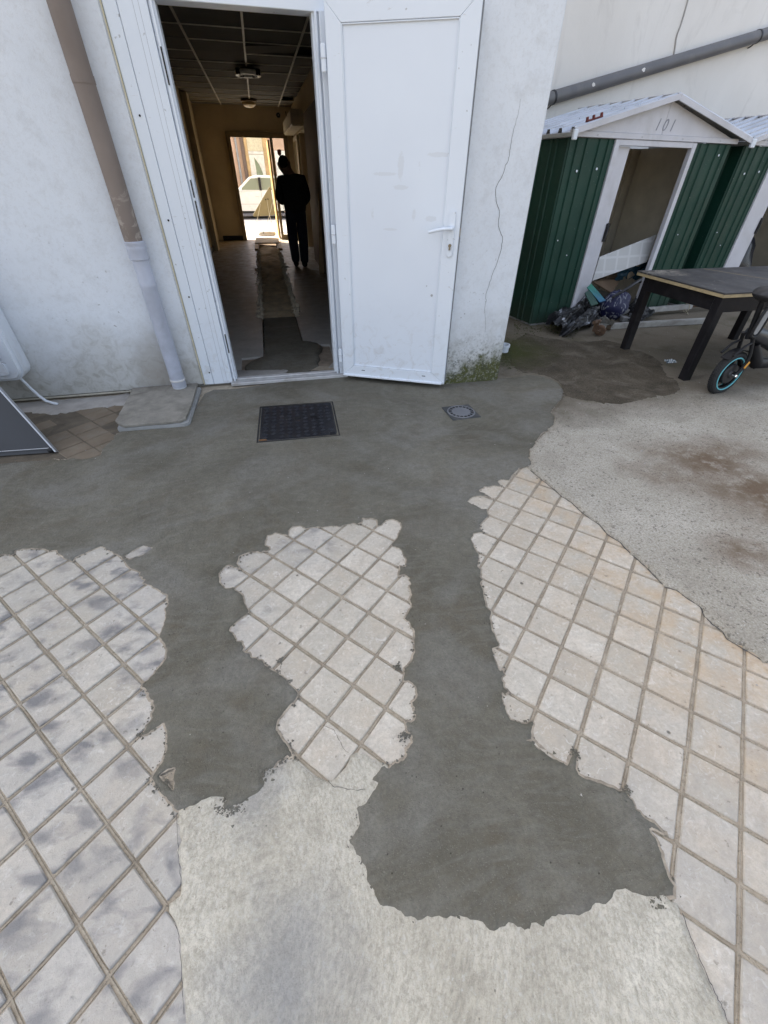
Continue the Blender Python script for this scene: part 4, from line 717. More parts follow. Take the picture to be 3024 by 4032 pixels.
# ------------------------------------------------------------------ neighbour wall behind the sheds
SD = R(9.36); SO = Vector((3.054, 4.905, 0)); sdv = Vector((math.cos(SD), math.sin(SD), 0)); snv = Vector((-math.sin(SD), math.cos(SD), 0))
def shw(s, t, z=0): return SO+sdv*s+snv*t+Vector((0, 0, z))
def m_nplaster():
    k = Mt('cream neighbour plaster'); c = k.mix(k.ramp(k.noise(.9, 6, .6, .6), .3, .72), (.77, .755, .73), (.85, .84, .82)); z = k.xyz()[2]
    c = k.mix(k.mul(k.ramp(k.noise(3, 6, .65, 1, k.mapv(k.pos, (1, 1, .35))), .55, .75), .28), c, (.40, .385, .37))
    return k.out(c, .9, k.bump(k.add(k.noise(60, 5, .7), k.mul(k.noise(4, 3), 1)), .4, .006))
NPL = m_nplaster()
nb = thing('neighbour_building', 'tall cream plastered wall of the neighbouring building behind the sheds', 'building', tuple(shw(2, 1.85)))
w0, w1 = shw(-1.28, 1.85), shw(9, 1.85)
B().prism([(w0.x, w0.y), (w1.x, w1.y), (w1.x, 14.4), (w0.x, 14.4)], -.1, 9.5).obj('wall', NPL, nb)
nrm = -snv
def onW(c, x, y, off=0):
    r = ray(c, x, y); P = shw(0, 1.85)-snv*off; return CAM+r*((P-CAM).dot(snv)/r.dot(snv))
CR['cW'] = (2100, 0, .557)
cw = [onW('cW', x, y) for x, y in ((1100, -60), (1085, 20), (1060, 110), (1035, 190), (1015, 240), (1005, 280), (998, 340), (985, 410), (980, 470))]
tag(B().tube([p-snv*.008 for p in cw], .009, 8).obj('wall_cable', plain('painted grey cable', (.42, .41, .40), .7), smooth=True), 'thin grey cable running down the cream neighbour wall', 'cable')
pa, pb = onW('cW', 130, 692, .08), onW('cW', 1659, 236, .08); ext = (pb-pa)
dpn = thing('sloping_drainpipe', 'fat grey drainpipe sloping across the cream wall above sheds', 'pipe', tuple(pa))
pg = plain('dark grey drainpipe', (.135, .135, .145), .5, .12, 6, dirt=((.22, .215, .2), .4))
B().cyl(pa-ext*.25, pb+ext*.5, .068, 24).obj('pipe', pg, dpn, smooth=True)
for f in (.005, .945): q = pa+ext*f; B().cyl(q-ext.normalized()*.012, q+ext.normalized()*.012, .0735, 24).tube([q+Vector((0, 0, -.06)), q+Vector((0, 0, -.09))-snv*-.04, q+snv*.08+Vector((0, 0, -.10))], .008, 6).obj('bracket', DARKMET, dpn, smooth=True)
for f in (.38, .16): q = pa+ext*f; B().prism([(math.cos(a)*.03*random.uniform(.7, 1.2), math.sin(a)*.02*random.uniform(.7, 1.2)) for a in np.linspace(0, 6.2, 10)], 0, .0015, Matrix.Translation(q-snv*.067+Vector((0, 0, .012))) @ Matrix.Rotation(SD, 4, 'Z') @ Matrix.Rotation(R(90), 4, 'X')).obj('plaster_splash', NPL, dpn)

# ------------------------------------------------------------------ two metal sheds
BEIGE = plain('beige inner sheet', (.60, .54, .43), .6, .12, 5)
def ribbed(p0, p1, z0, z1, th=.004, pitch=.196, dep=.014, out=-1, phase=.04):   # plan polyline with trapezoid ribs, local coordinates
    p0, p1 = Vector(p0), Vector(p1); L = (p1-p0).length; t = (p1-p0)/L; n = Vector((t.y, -t.x))*out*-1; pts = [(0, 0)]; s = phase
    while s+.03 < L:
        pts += [(s, 0), (s+.008, dep), (s+.022, dep), (s+.030, 0)]; s += pitch
    pts.append((L, 0)); b = B()
    for (a, h), (c, k) in zip(pts, pts[1:]):
        if c-a < 1e-5: continue
        A, C_ = p0+t*a+n*h, p0+t*c+n*k; b.quad((A.x, A.y, z0), (C_.x, C_.y, z0), (C_.x, C_.y, z1), (A.x, A.y, z1))
    bmesh.ops.remove_doubles(b.bm, verts=b.bm.verts[:], dist=1e-5); return b
WD, DP, WH, PK, CXS = 2.35, 1.25, 1.755, 2.085, 1.185
def build_shed():
    t = thing('garden_shed', '', 'shed', tuple(SO), SD, 'metal garden sheds against the neighbour wall')
    for a, b_ in ((0, .285), (.285, .57), (1.765, 2.06), (2.06, WD)): ribbed((a, 0), (b_, 0), .03, WH, phase=.075, pitch=.12).obj('wall_panel', GREEN, t, False)
    for i in range(5): d0, d1 = i*DP/5, (i+1)*DP/5; ribbed((0, d1), (0, d0), .03, WH, phase=.05, pitch=.16).obj('wall_panel', GREEN, t, False); ribbed((WD, d0), (WD, d1), .03, WH, phase=.05, pitch=.16).obj('wall_panel', GREEN, t, False)
    for i in range(8): ribbed((i*WD/8, DP), ((i+1)*WD/8, DP), .03, WH, phase=.12, out=1, dep=.03).obj('back_panel', BEIGE, t, False)
    B().box((.022, .06, .03), (.026, DP-.02, WH)).obj('inner_lining', BEIGE, t, False); B().box((WD-.026, .06, .03), (WD-.022, DP-.02, WH)).obj('inner_lining', BEIGE, t, False)
    B().box((0, 0, .004), (WD, DP, .028)).obj('floor_rail', STEEL, t, False)
    gb_ = lambda p: B().prism(p, 0, .004, Matrix(((1, 0, 0, 0), (0, 0, 1, -.012), (0, 1, 0, 0), (0, 0, 0, 1))))
    ga = gb_([(.06, WH+.052), (CXS-.002, WH+.052), (CXS-.002, PK-.02)]).obj('gable', WHITEMET, t, False); gb_([(CXS+.002, WH+.052), (WD-.06, WH+.052), (CXS+.002, PK-.02)]).obj('gable', WHITEMET, t, False)
    B().prism([(.06, WH+.052), (CXS, PK-.02), (WD-.06, WH+.052)], DP-.01, DP-.002, Matrix(((1, 0, 0, 0), (0, 0, 1, 0), (0, 1, 0, 0), (0, 0, 0, 1)))).obj('rear_gable', WHITEMET, t, False)
    B().box((.02, -.030, WH+.005), (WD+.06, -.002, WH+.050)).obj('fascia', WHITEMET, t, False, bevel=.003)
    for x in (.3, .9, 1.5, 2.1): B().cyl((x, -.031, WH+.025), (x, -.034, WH+.025), .006, 8).obj('bolt', STEEL, t, False)
    for x0, x1 in ((.57, .632), (1.705, 1.765)): B().box((x0, -.022, .03), (x1, .03, WH)).obj('jamb', WHITEMET, t, False, bevel=.003)
    B().box((.632, -.02, WH-.045), (1.705, .03, WH+.002)).obj('door_rail', WHITEMET, t, False, bevel=.003)
    for s_, e_ in ((-1, -.055), (1, WD+.20)):       # roof slopes of ribbed sheets
        for i in range(4):
            y0, y1 = -.09+i*(DP+.15)/4, -.09+(i+1)*(DP+.15)/4; b = B(); prof = [(y0, 0), (y0+.012, .036), (y0+.05, .036), (y0+.062, 0), ((y0+y1)/2, 0), ((y0+y1)/2+.012, .036), ((y0+y1)/2+.05, .036), ((y0+y1)/2+.062, 0), (y1, 0)]
            ze = WH+.035
            for (a, h), (c, k_) in zip(prof, prof[1:]): b.quad((e_, a, ze+h), (e_, c, ze+k_), (CXS, c, PK+k_), (CXS, a, PK+h))
            b.obj('roof_sheet', plain('galvanised roof sheet', (.55, .57, .62), .34, .1, 4, .6, dirt=((.30, .29, .28), .6)), t, False)
        dx, dz = e_-CXS, WH+.035-PK; L = math.hypot(dx, dz); b = B(); m_ = Matrix.Translation((CXS, -.098, PK)) @ Matrix.Rotation(-math.atan2(dz, dx), 4, 'Y'); b.box((0, -.006, -.028), (L, .010, .020), m_); b.obj('rake_trim', WHITEMET, t, False, bevel=.002)
        B().box((min(e_, e_+.0)-.012, -.09, ze-.035), (e_+.012, DP+.06, ze-.002)).obj('eave_trim', STEEL, t, False, bevel=.003)
        B().box((e_-.022, -.115, ze-.06), (e_+.03, -.085, ze+.018)).obj('corner_cap', PVC, t, False, bevel=.006)
    B().box((CXS-.03, -.09, PK+.014), (CXS+.03, DP+.06, PK+.030)).obj('ridge_cap', WHITEMET, t, False, bevel=.003)
    for x, z in ((.42, 1.52), (.16, 1.5), (2.2, 1.66), (2.02, .9), (.3, .75), (.12, .9)): B().cyl((x, -.004, z), (x, -.009, z), .011 if z > 1.4 else .006, 10).obj('bolt', PVC, t, False)
    return t
sh1 = build_shed(); sh1['label'] = 'green and white metal shed marked 101 with a half open door'
def copy_tree(o, parent=None):
    c = o.copy(); COL.objects.link(c); c.parent = parent
    for ch in [q for q in bpy.data.objects if q.parent == o]: copy_tree(ch, c)
    return c
def sb(lo, hi, name, mat, t, bev=.003): return B().box(lo, hi).obj(name, mat, t, False, bevel=bev)
sh2 = copy_tree(sh1); sh2.location = tuple(shw(2.655, .02)); sh2['label'] = 'green metal shed behind the black table, stuffed with black plastic'; ROOT[sh2.name] = Matrix.Translation(sh2.location) @ Matrix.Rotation(SD, 4, 'Z')
for t, x1 in ((sh1, .845), (sh2, .985)):
    d = sb((x1-.82, .034, .05), (x1, .052, WH-.05), 'sliding_door', WHITEMET, t)
    hd = B().box((x1-.028, .016, .86), (x1+.016, .035, 1.04)).obj('handle', BLACK, d, False, bevel=.004); B().box((x1-.012, .008, .90), (x1+.004, .017, 1.0)).obj('grip', DARKMET, d, False, bevel=.003)
fc = bpy.data.curves.new('number', 'FONT'); fc.body = '101'; fc.size = .135; fc.extrude = .0008; fc.shear = .25; fc.space_character = 1.55; fc.align_x = 'CENTER'
fc.materials.append(plain('faded grey paint', (.27, .275, .31), .7, .2, 40)); fo = bpy.data.objects.new('number_text', fc); COL.objects.link(fo); dg = bpy.context.evaluated_depsgraph_get(); nm = bpy.data.meshes.new_from_object(fo.evaluated_get(dg)); bpy.data.objects.remove(fo); fo = bpy.data.objects.new('number', nm); COL.objects.link(fo); fo.parent = sh1; fo.location = (CXS+.005, -.0135, WH+.082); fo.rotation_euler = (R(90), 0, 0)
rb_ = thing('red_bracket', 'small red plastic bracket lying on the front shed roof edge', 'bracket', tuple(shw(.10, -.05, WH+.035+(.10+.055)*.238+.037)), SD); rb_.rotation_euler = (0, -math.atan(.238), SD); rb_.scale = (.62, .7, .6)
RED = plain('faded red plastic', (.15, .03, .026), .6, .3, 30)
B().box((0, -.01, 0), (.30, .025, .02)).obj('bar', RED, rb_, False, bevel=.004)
for x in (0, .12, .27): B().prism([(x, 0), (x+.035, 0), (x+.028, .06), (x+.006, .055)], -.01, .02, Matrix(((1, 0, 0, 0), (0, 0, 1, 0), (0, 1, 0, 0), (0, 0, 0, 1)))).obj('prong', RED, rb_, False)

# ------------------------------------------------------------------ odds and ends in and before the sheds
def onS(c, x, y, t):      # pixel -> point on a plane parallel to the shed fronts, t behind them
    r = ray(c, x, y); P = shw(0, t); return CAM+r*((P-CAM).dot(snv)/r.dot(snv))
def slab4(name, cpts, t, th, mat, label, cat, tts=None):
    P = [onS('c7', x, y, (tts or [t]*4)[i]) for i, (x, y) in enumerate(cpts)]; n = (P[1]-P[0]).cross(P[3]-P[0]).normalized(); b = B(); v = [b.bm.verts.new(p) for p in P]+[b.bm.verts.new(p+n*th) for p in P]
    for f in ((0, 1, 2, 3), (7, 6, 5, 4), (0, 4, 5, 1), (1, 5, 6, 2), (2, 6, 7, 3), (3, 7, 4, 0)): b.bm.faces.new([v[i] for i in f])
    return tag(b.obj(name, mat, bevel=.003), label, cat)
k = Mt('white grid foam'); f1 = k.ramp(k.wave(1.7, .15, 0, 1, k.mapv(k.objco(), (1, 1, 1), (0, 0, -SD)), 'X'), .9, .97); f2 = k.ramp(k.wave(2.1, .15, 0, 1, None, 'Z'), .9, .97)
FOAM = k.out(k.mix(k.mul(k.ma('MAXIMUM', f1, f2), .5), (.50, .50, .49), (.66, .66, .66)), .8, k.bump(k.noise(30, 4), .2, .004))
slab4('foam_board', [(512, 342), (560, 185), (935, 38), (868, 218)], .07, .03, FOAM, 'white patterned foam board lying across the shed doorway', 'board', [.10, .16, .16, .10])
slab4('brown_board', [(520, 345), (590, 322), (700, 330), (640, 420)], .2, .02, plain('brown hardboard', (.13, .085, .05), .8), 'dark brown board under the white foam board', 'board', [.12, .3, .3, .12])
slab4('striped_plank', [(478, 385), (505, 358), (602, 470), (560, 482)], .0, .018, (lambda k: k.out(k.mix(k.ramp(k.xyz()[2], .18, .42), (.03, .10, .30), (.02, .22, .13)), .35))(Mt('green to blue gloss')), 'green and blue glossy strip leaning out of shed door', 'strip', [-.02, -.02, -.16, -.16])
slab4('dark_green_plank', [(462, 420), (492, 395), (552, 490), (505, 505)], .0, .018, plain('dark green board', (.015, .065, .045), .4), 'dark green strip beside the glossy blue one', 'strip', [-.03, -.03, -.18, -.18])
cs = thing('tool_case', 'black tool case with a yellow base before the shed door', 'case', tuple(G('c7', 620, 570)), SD+.1)
B().box((-.16, -.08, .09), (.24, .16, .20)).obj('lid', BLACK, cs, False, bevel=.012, seg=2); B().box((-.155, -.075, .03), (.235, .155, .088)).obj('base', plain('yellow plastic', (.42, .25, .02), .5), cs, False, bevel=.008)
for x in (-.05, .12): B().box((x, -.088, .075), (x+.05, -.081, .12)).obj('latch', DARKMET, cs, False, bevel=.002)
B().box((-.18, -.09, .012), (.26, .17, .03)).obj('foot', plain('grubby plastic', (.3, .29, .27), .6), cs, False)
bgp = onS('c7', 680, 430, -.12); bg_ = thing('blue_bag', 'dark blue and white patterned bag stuffed in shed doorway', 'bag', (bgp.x, bgp.y, 0), SD)
def blob(rx_, ry_, rz_, amp, sd2, nu=26, nv=14):
    ph = [random.Random(sd2+i).uniform(0, 6) for i in range(6)]
    def f(u, v):
        a, e = u*2*math.pi, (v-.5)*math.pi*.998; q = 1+amp*(math.sin(3*a+ph[0]+2*e)+.7*math.sin(5*a+ph[1]-3*e)+.6*math.sin(7*e+ph[2]+a))
        return (rx_*q*math.cos(e)*math.cos(a), ry_*q*math.cos(e)*math.sin(a), rz_*(1+math.sin(e)*q))
    b = B().grid(f, nu, nv); bmesh.ops.remove_doubles(b.bm, verts=b.bm.verts[:], dist=1e-4); return b
blob(.22, .14, .17, .06, 3).obj('sack', (lambda k: k.out(k.mix(k.ramp(k.noise(14, 2, .5, 2.5, k.mapv(k.pos, (1, 1, .45), (0, .5, 0))), .57, .61), (.008, .010, .055), (.26, .27, .31)), .6, k.bump(k.noise(70, 3), .15, .004)))(Mt('blue white print')), bg_, False, smooth=True)
B().tube([(-.2, -.1, .30), (-.1, -.14, .37), (.06, -.13, .44), (.18, -.1, .47), (.22, -.08, .44)], .017, 8).obj('strap', DARKMET, bg_, False, smooth=True)
def crumple(name, P, mat, label, cat, nu=22, nv=14, amp=.03, th=.004, sd2=1):
    P = [Vector(p) for p in P]; rr = random.Random(sd2); ph = [rr.uniform(0, 6) for _ in range(8)]
    def f(u, v):
        p = P[0].lerp(P[1], u).lerp(P[3].lerp(P[2], u), v)
        h = abs(math.sin(6*u+ph[0]+3*v))*.8+abs(math.sin(9*v+ph[1]-4*u))*.7+.4*math.sin(17*u+ph[2])*math.sin(13*v+ph[3]); return p+Vector((.3*amp*math.sin(11*v+ph[4]), -amp*h*.8, amp*(h-.6)+rr.gauss(0, amp*.12)))
    b = B().grid(f, nu, nv); b.solid(th); return tag(b.obj(name, mat), label, cat)
e = [G('c7', 165, 655, .02), G('c7', 310, 702, .02), G('c7', 570, 585, .06), G('c7', 440, 455, .20)]
e[0].z = .12; crumple('crumpled_sheet', [e[0], e[1], e[2], e[3]], m_crumple(), 'crumpled black and silver sheet lying against the green shed', 'sheet', amp=.09, sd2=4)
p_ = G('c7', 330, 520, 0); tag(B().cbox((p_.x, p_.y, .10), (.20, .06, .16), SD+.2, .2).obj('pale_block', plain('chalky block', (.45, .45, .45), .9), bevel=.008, seg=2), 'pale block propped behind the crumpled sheet at the shed', 'block')
bs = [G('c7', 700, 560, .05), G('c7', 780, 640, .05), G('c7', 900, 560, .05), G('c7', 915, 452, .05)]
crumple('black_plastic_sheet', [bs[0], bs[1]+Vector((0, 0, .02)), bs[2], bs[0].lerp(bs[2], .5)+Vector((.1, .25, .16))], plain('matt black sheeting', (.008, .008, .009), .5, .2, 10), 'matt black plastic sheet bunched behind the table leg', 'sheet', 16, 10, .05, .003, 9)
crumple('clear_plastic_bag', [G('c7', 560, 640, .02), G('c7', 645, 650, .02), G('c7', 640, 600, .14), G('c7', 565, 575, .14)], plain('milky plastic', (.32, .31, .29), .35), 'milky plastic bag hanging below the tool case', 'bag', 12, 8, .03, .002, 12)
def bar(a, b_, s, label, mat):
    a, b_ = Vector(a), Vector(b_); L = (b_-a).length; rz = math.atan2((b_-a).y, (b_-a).x); t = thing('steel_bar', label, 'bar', tuple((a+b_)/2), rz, 'steel bars on the ground by the sheds')
    B().box((-L/2, -s/2, 0), (L/2, s/2, s)).obj('tube', mat, t, False, bevel=.006, seg=2); 
    for sg in (-1, 1): B().cbox((sg*(L/2+.001), 0, s/2), (.003, s*.8, s*.8)).obj('end_cap', BLACK, t, False)
    return t
bar((3.78, 4.58, .012), (5.33, 4.545, .012), .062, 'square grey steel bar on the ground, topped by a rusty bolt', plain('dull grey steel', (.36, .355, .34), .5, .2, 12, .15, dirt=((.14, .10, .07), .5)))
bar((4.10, 4.95, .055), (5.55, 5.06, .06), .06, 'square grey steel bar against sheds, tied with cord', plain('dull grey steel', (.2, .2, .2)))
tag(B().cyl((5.50, 5.06, .10), (6.05, 5.10, .10), .03, 14).obj('rusty_pipe', plain('rusty iron', (.11, .065, .04), .8, .4, 20), smooth=True), 'short rusty pipe continuing the tied steel bar', 'pipe')
tag(B().tube([(5.42+.055*math.cos(a)*.2, 5.0+.055*math.cos(a), .085+.055*math.sin(a)) for a in np.linspace(0, 6.28, 20)]+[(5.42, 4.93, .02)], .006, 6).obj('cord_loop', plain('pale cord', (.35, .32, .24), .9)), 'loop of pale cord round the rear steel bar', 'cord')
cs_p = G('c7', 572, 712); rc = thing('rusty_roller', 'rusty iron roller with bolt before the crumpled sheet', 'roller', (cs_p.x, cs_p.y+.06, 0), .6)
RUST = plain('rusty iron', (.11, .065, .04))
B().lathe([(0, -.02), (.055, -.02), (.062, -.012), (.062, .012), (.055, .02), (0, .02)], m=Matrix.Translation((0, 0, .062)) @ Matrix.Rotation(R(80), 4, 'Y')).obj('wheel', RUST, rc, False, smooth=True); B().cyl((-.09, 0, .065), (.09, 0, .06), .016, 10).obj('axle', RUST, rc, False, smooth=True); B().cyl((-.12, .06, .16), (.04, .05, .15), .02, 10).obj('bolt', RUST, rc, False, smooth=True); B().cbox((-.03, .05, .11), (.03, .05, .13)).obj('bracket', RUST, rc, False, bevel=.004)
pc = thing('pipe_stub', 'short white pipe stub on mossy ground behind the pier corner', 'pipe', tuple(G('c5', 1213, 1058)))
B().lathe([(.042, 0), (.05, 0), (.05, .055), (.058, .058), (.058, .085), (.046, .085), (.043, .06)], seg=24).obj('stub', PVC, pc, False, smooth=True); B().lathe([(0, .03), (.043, .03)], seg=20).obj('dark_bore', BLACK, pc, False)
lt = G('c7', 1013, 880); crumple('litter_wrapper', [lt+Vector((-.06, -.02, .01)), lt+Vector((.06, -.02, .01)), lt+Vector((.06, .04, .02)), lt+Vector((-.05, .04, .025))], m_stripe('printed wrapper', (.5, .52, .54), (.06, .12, .16), 14, (0, 0, .4), 'X', .6, .68, 6, .4), 'small crumpled printed wrapper on the ground by the table', 'litter', 8, 6, .016, .001, 5)
slab4('cardboard_box', [(600, 345), (610, 268), (700, 250), (690, 330)], .35, .2, plain('grey brown cardboard', (.20, .15, .10), .9, .2, 8), 'grey brown cardboard box inside the shed behind the foam board', 'box', [.35, .36, .36, .35])
slab4('leaning_lath', [(745, 330), (752, 290), (850, 250), (846, 275)], .3, .02, plain('weathered lath', (.25, .2, .14), .9, .2, 9), 'weathered lath lying in the shed doorway beside the jamb', 'lath', [.2, .2, .3, .3])
cq = [onS('c7', x, y, .28) for x, y in ((640, 330), (840, 330), (850, 230), (690, 270))]
crumple('blue_tarpaulin', cq, plain('dark teal tarpaulin', (.015, .05, .075), .5, .3, 9), 'crumpled dark teal tarpaulin below the foam board in shed', 'tarpaulin', 18, 10, .06, .003, 15)
SCR = [plain('dark scrap', (.03, .03, .032), .6), plain('brown scrap', (.10, .07, .045), .8), plain('grey scrap', (.22, .22, .22), .7)]
for i, (x, y, sx, sy_, sz, rz, lb_) in enumerate(((455, 590, .22, .12, .05, .3, 'flat dark scrap of sheeting beside the crumpled foil'), (610, 655, .10, .07, .05, .8, 'small grey offcut beside the rusty roller'), (760, 610, .26, .10, .06, -.3, 'dark brown offcut lying against the first table leg'), (690, 640, .16, .05, .03, .2, 'thin brown lath beneath the tool case'))):
    p = G('c7', x, y, .015); tag(B().cbox((p.x, p.y, .014+sz/2), (sx, sy_, sz), rz, .06).obj('scrap_piece', SCR[i % 3], bevel=.006), lb_, 'scrap')
# moss
mb = bmesh.new()
for _ in range(2600):
    p = G('c5', random.gauss(1290, 75), random.gauss(1075, 42)); 
    if p.x < 1.9 and p.y > 3.35 or p.y > 4.9 or p.y < 3.4: continue
    lump(mb, (p.x, p.y, .0125), abs(random.gauss(0, .0045))+.002, .3)
for _ in range(500):
    p = G('c7', random.uniform(0, 420), random.gauss(660, 25)); lump(mb, (p.x, p.y, .012), abs(random.gauss(0, .006))+.002, .7)
me = bpy.data.meshes.new('moss'); mb.to_mesh(me); mb.free()
tag(link('moss', me, plain('green moss', (.048, .055, .014), .95, .5, 30)), 'olive green moss on the ground behind the pier', 'moss', kind='stuff')

# ------------------------------------------------------------------ table
tbm = thing('black_table', 'black wooden table with worn top and bare edges before sheds', 'table', (4.35, 3.45, 0), R(1.2))
BW = plain('black stained wood', (.011, .010, .012), .5, .25, 8, bump=.15, spec=.18, dirt=((.06, .055, .055), .3)); TT = m_tabletop(); EDGE = plain('bare plywood edge', (.42, .33, .19), .7, .2, 20, bump=.3, dirt=((.2, .15, .09), .4))
L_ = [(3.625, 3.885), (3.585, 3.015), (5.10, 3.93), (5.06, 3.06)]
for x, y in L_: B().box((x-.037, y-.037, .006), (x+.037, y+.037, .70)).obj('leg', BW, tbm, bevel=.004)
for lo, hi in (((3.585, 3.055, .585), (3.62, 3.845, .70)), ((5.06, 3.1, .585), (5.10, 3.89, .70)), ((3.625, 2.99, .585), (5.02, 3.03, .70)), ((3.66, 3.87, .585), (5.06, 3.91, .70))): B().box(lo, hi).obj('apron', BW, tbm, bevel=.003)
tpo = B().box((3.535, 2.965, .727), (5.16, 3.985, .739)).obj('table_top', TT, tbm, bevel=.0015)
B().box((3.537, 2.967, .702), (5.158, 3.983, .7265)).obj('core', EDGE, tbm, bevel=.001)
B().cbox((4.42, 3.47, .7393), (.006, 1.0, .0012), R(14)).obj('seam', EDGE, tbm)

# ------------------------------------------------------------------ small electric bicycle
eb = thing('electric_bicycle', 'small black electric bicycle with cyan ringed wheel beside the table', 'bicycle', (3.64, 2.70, 0), R(8))
WC = Vector((0, 0, .178)); WR = Matrix.Translation(WC) @ Matrix.Rotation(R(90), 4, 'X')
wh = B().lathe([(.128, -.022), (.150, -.03), (.168, -.024), (.178, 0), (.168, .024), (.150, .03), (.128, .022)], seg=56, m=WR).obj('tyre', plain('black tyre rubber', (.02, .02, .021), .8, .3, 40, bump=.5), eb, False, smooth=True)
tk = B()
for k_ in range(64):
    a = 2*math.pi*k_/64
    for s_ in (-1, 1): m_ = Matrix.Translation(WC) @ Matrix.Rotation(a, 4, 'Y') @ Matrix.Translation((0, s_*.011, .1765)) @ Matrix.Rotation(s_*.5, 4, 'Z'); tk.box((-.004, -.008, -.002), (.004, .008, .003), m_)
q = tk.obj('tread', MATS['black tyre rubber'], wh, False); q['kind'] = 'stuff'
B().lathe([(.118, -.018), (.129, -.021), (.129, .021), (.118, .018)], seg=48, m=WR).obj('rim', BLACK, wh, False, smooth=True)
CY = plain('cyan paint', (.16, .52, .58), .4)
for s_ in (-1, 1): B().lathe([(.1285, s_*.0225), (.1285, s_*.0305), (.1345, s_*.0315), (.1375, s_*.0285)], seg=56, m=WR).obj('cyan_ring', CY, wh, False, smooth=True)
B().lathe([(0, -.045), (.03, -.045), (.036, -.032), (.078, -.028), (.084, -.018), (.084, .018), (.078, .028), (.036, .032), (.03, .045), (0, .045)], seg=40, m=WR).obj('hub_motor', plain('satin black motor', (.02, .02, .022), .38, .2, 10), wh, False, smooth=True)
for k_ in range(5): a = 2*math.pi*k_/5+.3; B().tube([WC+Vector((.08*math.cos(a), 0, .08*math.sin(a))), WC+Vector((.123*math.cos(a), 0, .123*math.sin(a)))], .011, 8).obj('spoke', BLACK, wh, False)
B().cyl(WC+Vector((0, -.075, 0)), WC+Vector((0, .075, 0)), .007, 10).obj('axle', STEEL, eb, False, smooth=True)
B().lathe([(0, -.012), (.013, -.012), (.015, -.004), (.015, .004), (0, .004)], seg=6, m=Matrix.Translation(WC+Vector((0, -.072, 0))) @ Matrix.Rotation(R(-90), 4, 'X')).obj('axle_nut', plain('chrome', (.7, .7, .7), .15, .1, 10, 1.0), eb, False)
B().tube([WC+Vector((-.177, .0, .02)), WC+Vector((-.205, -.01, .02))], .006, 8).obj('valve', BLACK, eb, False)
for s_ in (-1, 1):
    B().tube([WC+Vector((0, s_*.058, 0)), WC+Vector((.045, s_*.06, .035)), WC+Vector((.075, s_*.058, .10)), WC+Vector((.07, s_*.052, .17)), WC+Vector((.035, s_*.045, .25)), WC+Vector((.0, s_*.04, .32))], .014, 10).obj('fork_blade', BLACK, eb, False, smooth=True)
    B().tube([WC+Vector((.03, s_*.045, .26)), WC+Vector((-.05, s_*.05, .235)), WC+Vector((-.13, s_*.05, .17))], .010, 10).obj('mudguard_stay', BLACK, eb, False, smooth=True)
B().grid(lambda u, v: WC+Vector((.196*math.cos(R(60+75*u)), (v-.5)*.07, .196*math.sin(R(60+75*u)))), 14, 4).solid(.004).obj('mudguard', BLACK, eb, False, smooth=True)
B().cbox(WC+Vector((.062, -.077, .085)), (.06, .008, .022), 0, R(-62)).obj('amber_reflector', plain('amber reflector', (.65, .30, .03), .3), eb, False, bevel=.004)
ring = [(.0, -.11), (.035, -.10), (.045, -.06), (.045, .06), (.035, .10), (0, .11), (-.035, .10), (-.045, .06), (-.045, -.06), (-.035, -.10), (0, -.11)]
mr = Matrix.Translation(WC+Vector((-.015, -.055, .42))) @ Matrix.Rotation(R(6), 4, 'Y')
B().tube([mr @ Vector((x, 0, z)) for x, z in ring], .011, 8).obj('lamp_guard', BLACK, eb, False, smooth=True)
B().prism([(x*.62, z*.85) for x, z in ring[:-1]], -.006, .006, mr @ Matrix.Rotation(R(90), 4, 'X')).obj('front_lamp', plain('grey rubber pad', (.25, .25, .25), .7), eb, False)
B().tube([WC+Vector((.02, 0, .33)), WC+Vector((.16, 0, .29)), WC+Vector((.45, 0, .18)), WC+Vector((.9, 0, .12))], .05, 14, True, [.045, .055, .06, .05]).obj('frame_tube', plain('black frame', (.02, .022, .028), .35), eb, False, smooth=True)
B().tube([WC+Vector((.17, 0, .22)), WC+Vector((.28, -.02, .06)), WC+Vector((.8, 0, .0))], .04, 12, True, [.03, .05, .04]).obj('battery_tube', BLACK, eb, False, smooth=True)
B().cyl(WC+Vector((.02, 0, .28)), WC+Vector((-.06, 0, .66)), .02, 12).obj('head_tube', BLACK, eb, False, smooth=True)
sdl = blob(.15, .11, .055, .04, 21); bmesh.ops.transform(sdl.bm, matrix=Matrix.Translation(WC+Vector((-.02, -.03, .56))), verts=sdl.bm.verts[:]); sdl.obj('handlebar_bag', plain('black padded bag', (.02, .02, .023), .5), eb, False, smooth=True)
w2 = Vector((1.28, 0, .178)); B().lathe([(.128, -.022), (.150, -.03), (.168, -.024), (.178, 0), (.168, .024), (.150, .03), (.128, .022)], seg=40, m=Matrix.Translation(w2) @ Matrix.Rotation(R(90), 4, 'X')).obj('rear_tyre', MATS['black tyre rubber'], eb, False, smooth=True)
B().tube([w2+Vector((0, -.06, 0)), w2+Vector((-.2, -.05, .05)), w2+Vector((-.40, 0, .1))], .018, 10).obj('chain_stay', BLACK, eb, False, smooth=True)
B().tube([w2+Vector((-.42, 0, .1)), w2+Vector((-.36, 0, .5))], .018, 10).obj('seat_post', BLACK, eb, False, smooth=True); B().cbox(w2+Vector((-.34, 0, .52)), (.26, .13, .06)).obj('saddle', BLACK, eb, False, bevel=.025, seg=3, smooth=True)
B().tube([WC+Vector((.0, -.02, .60)), WC+Vector((.12, -.05, .58)), WC+Vector((.34, -.08, .54))], .013, 10).obj('handlebar', BLACK, eb, False, smooth=True)
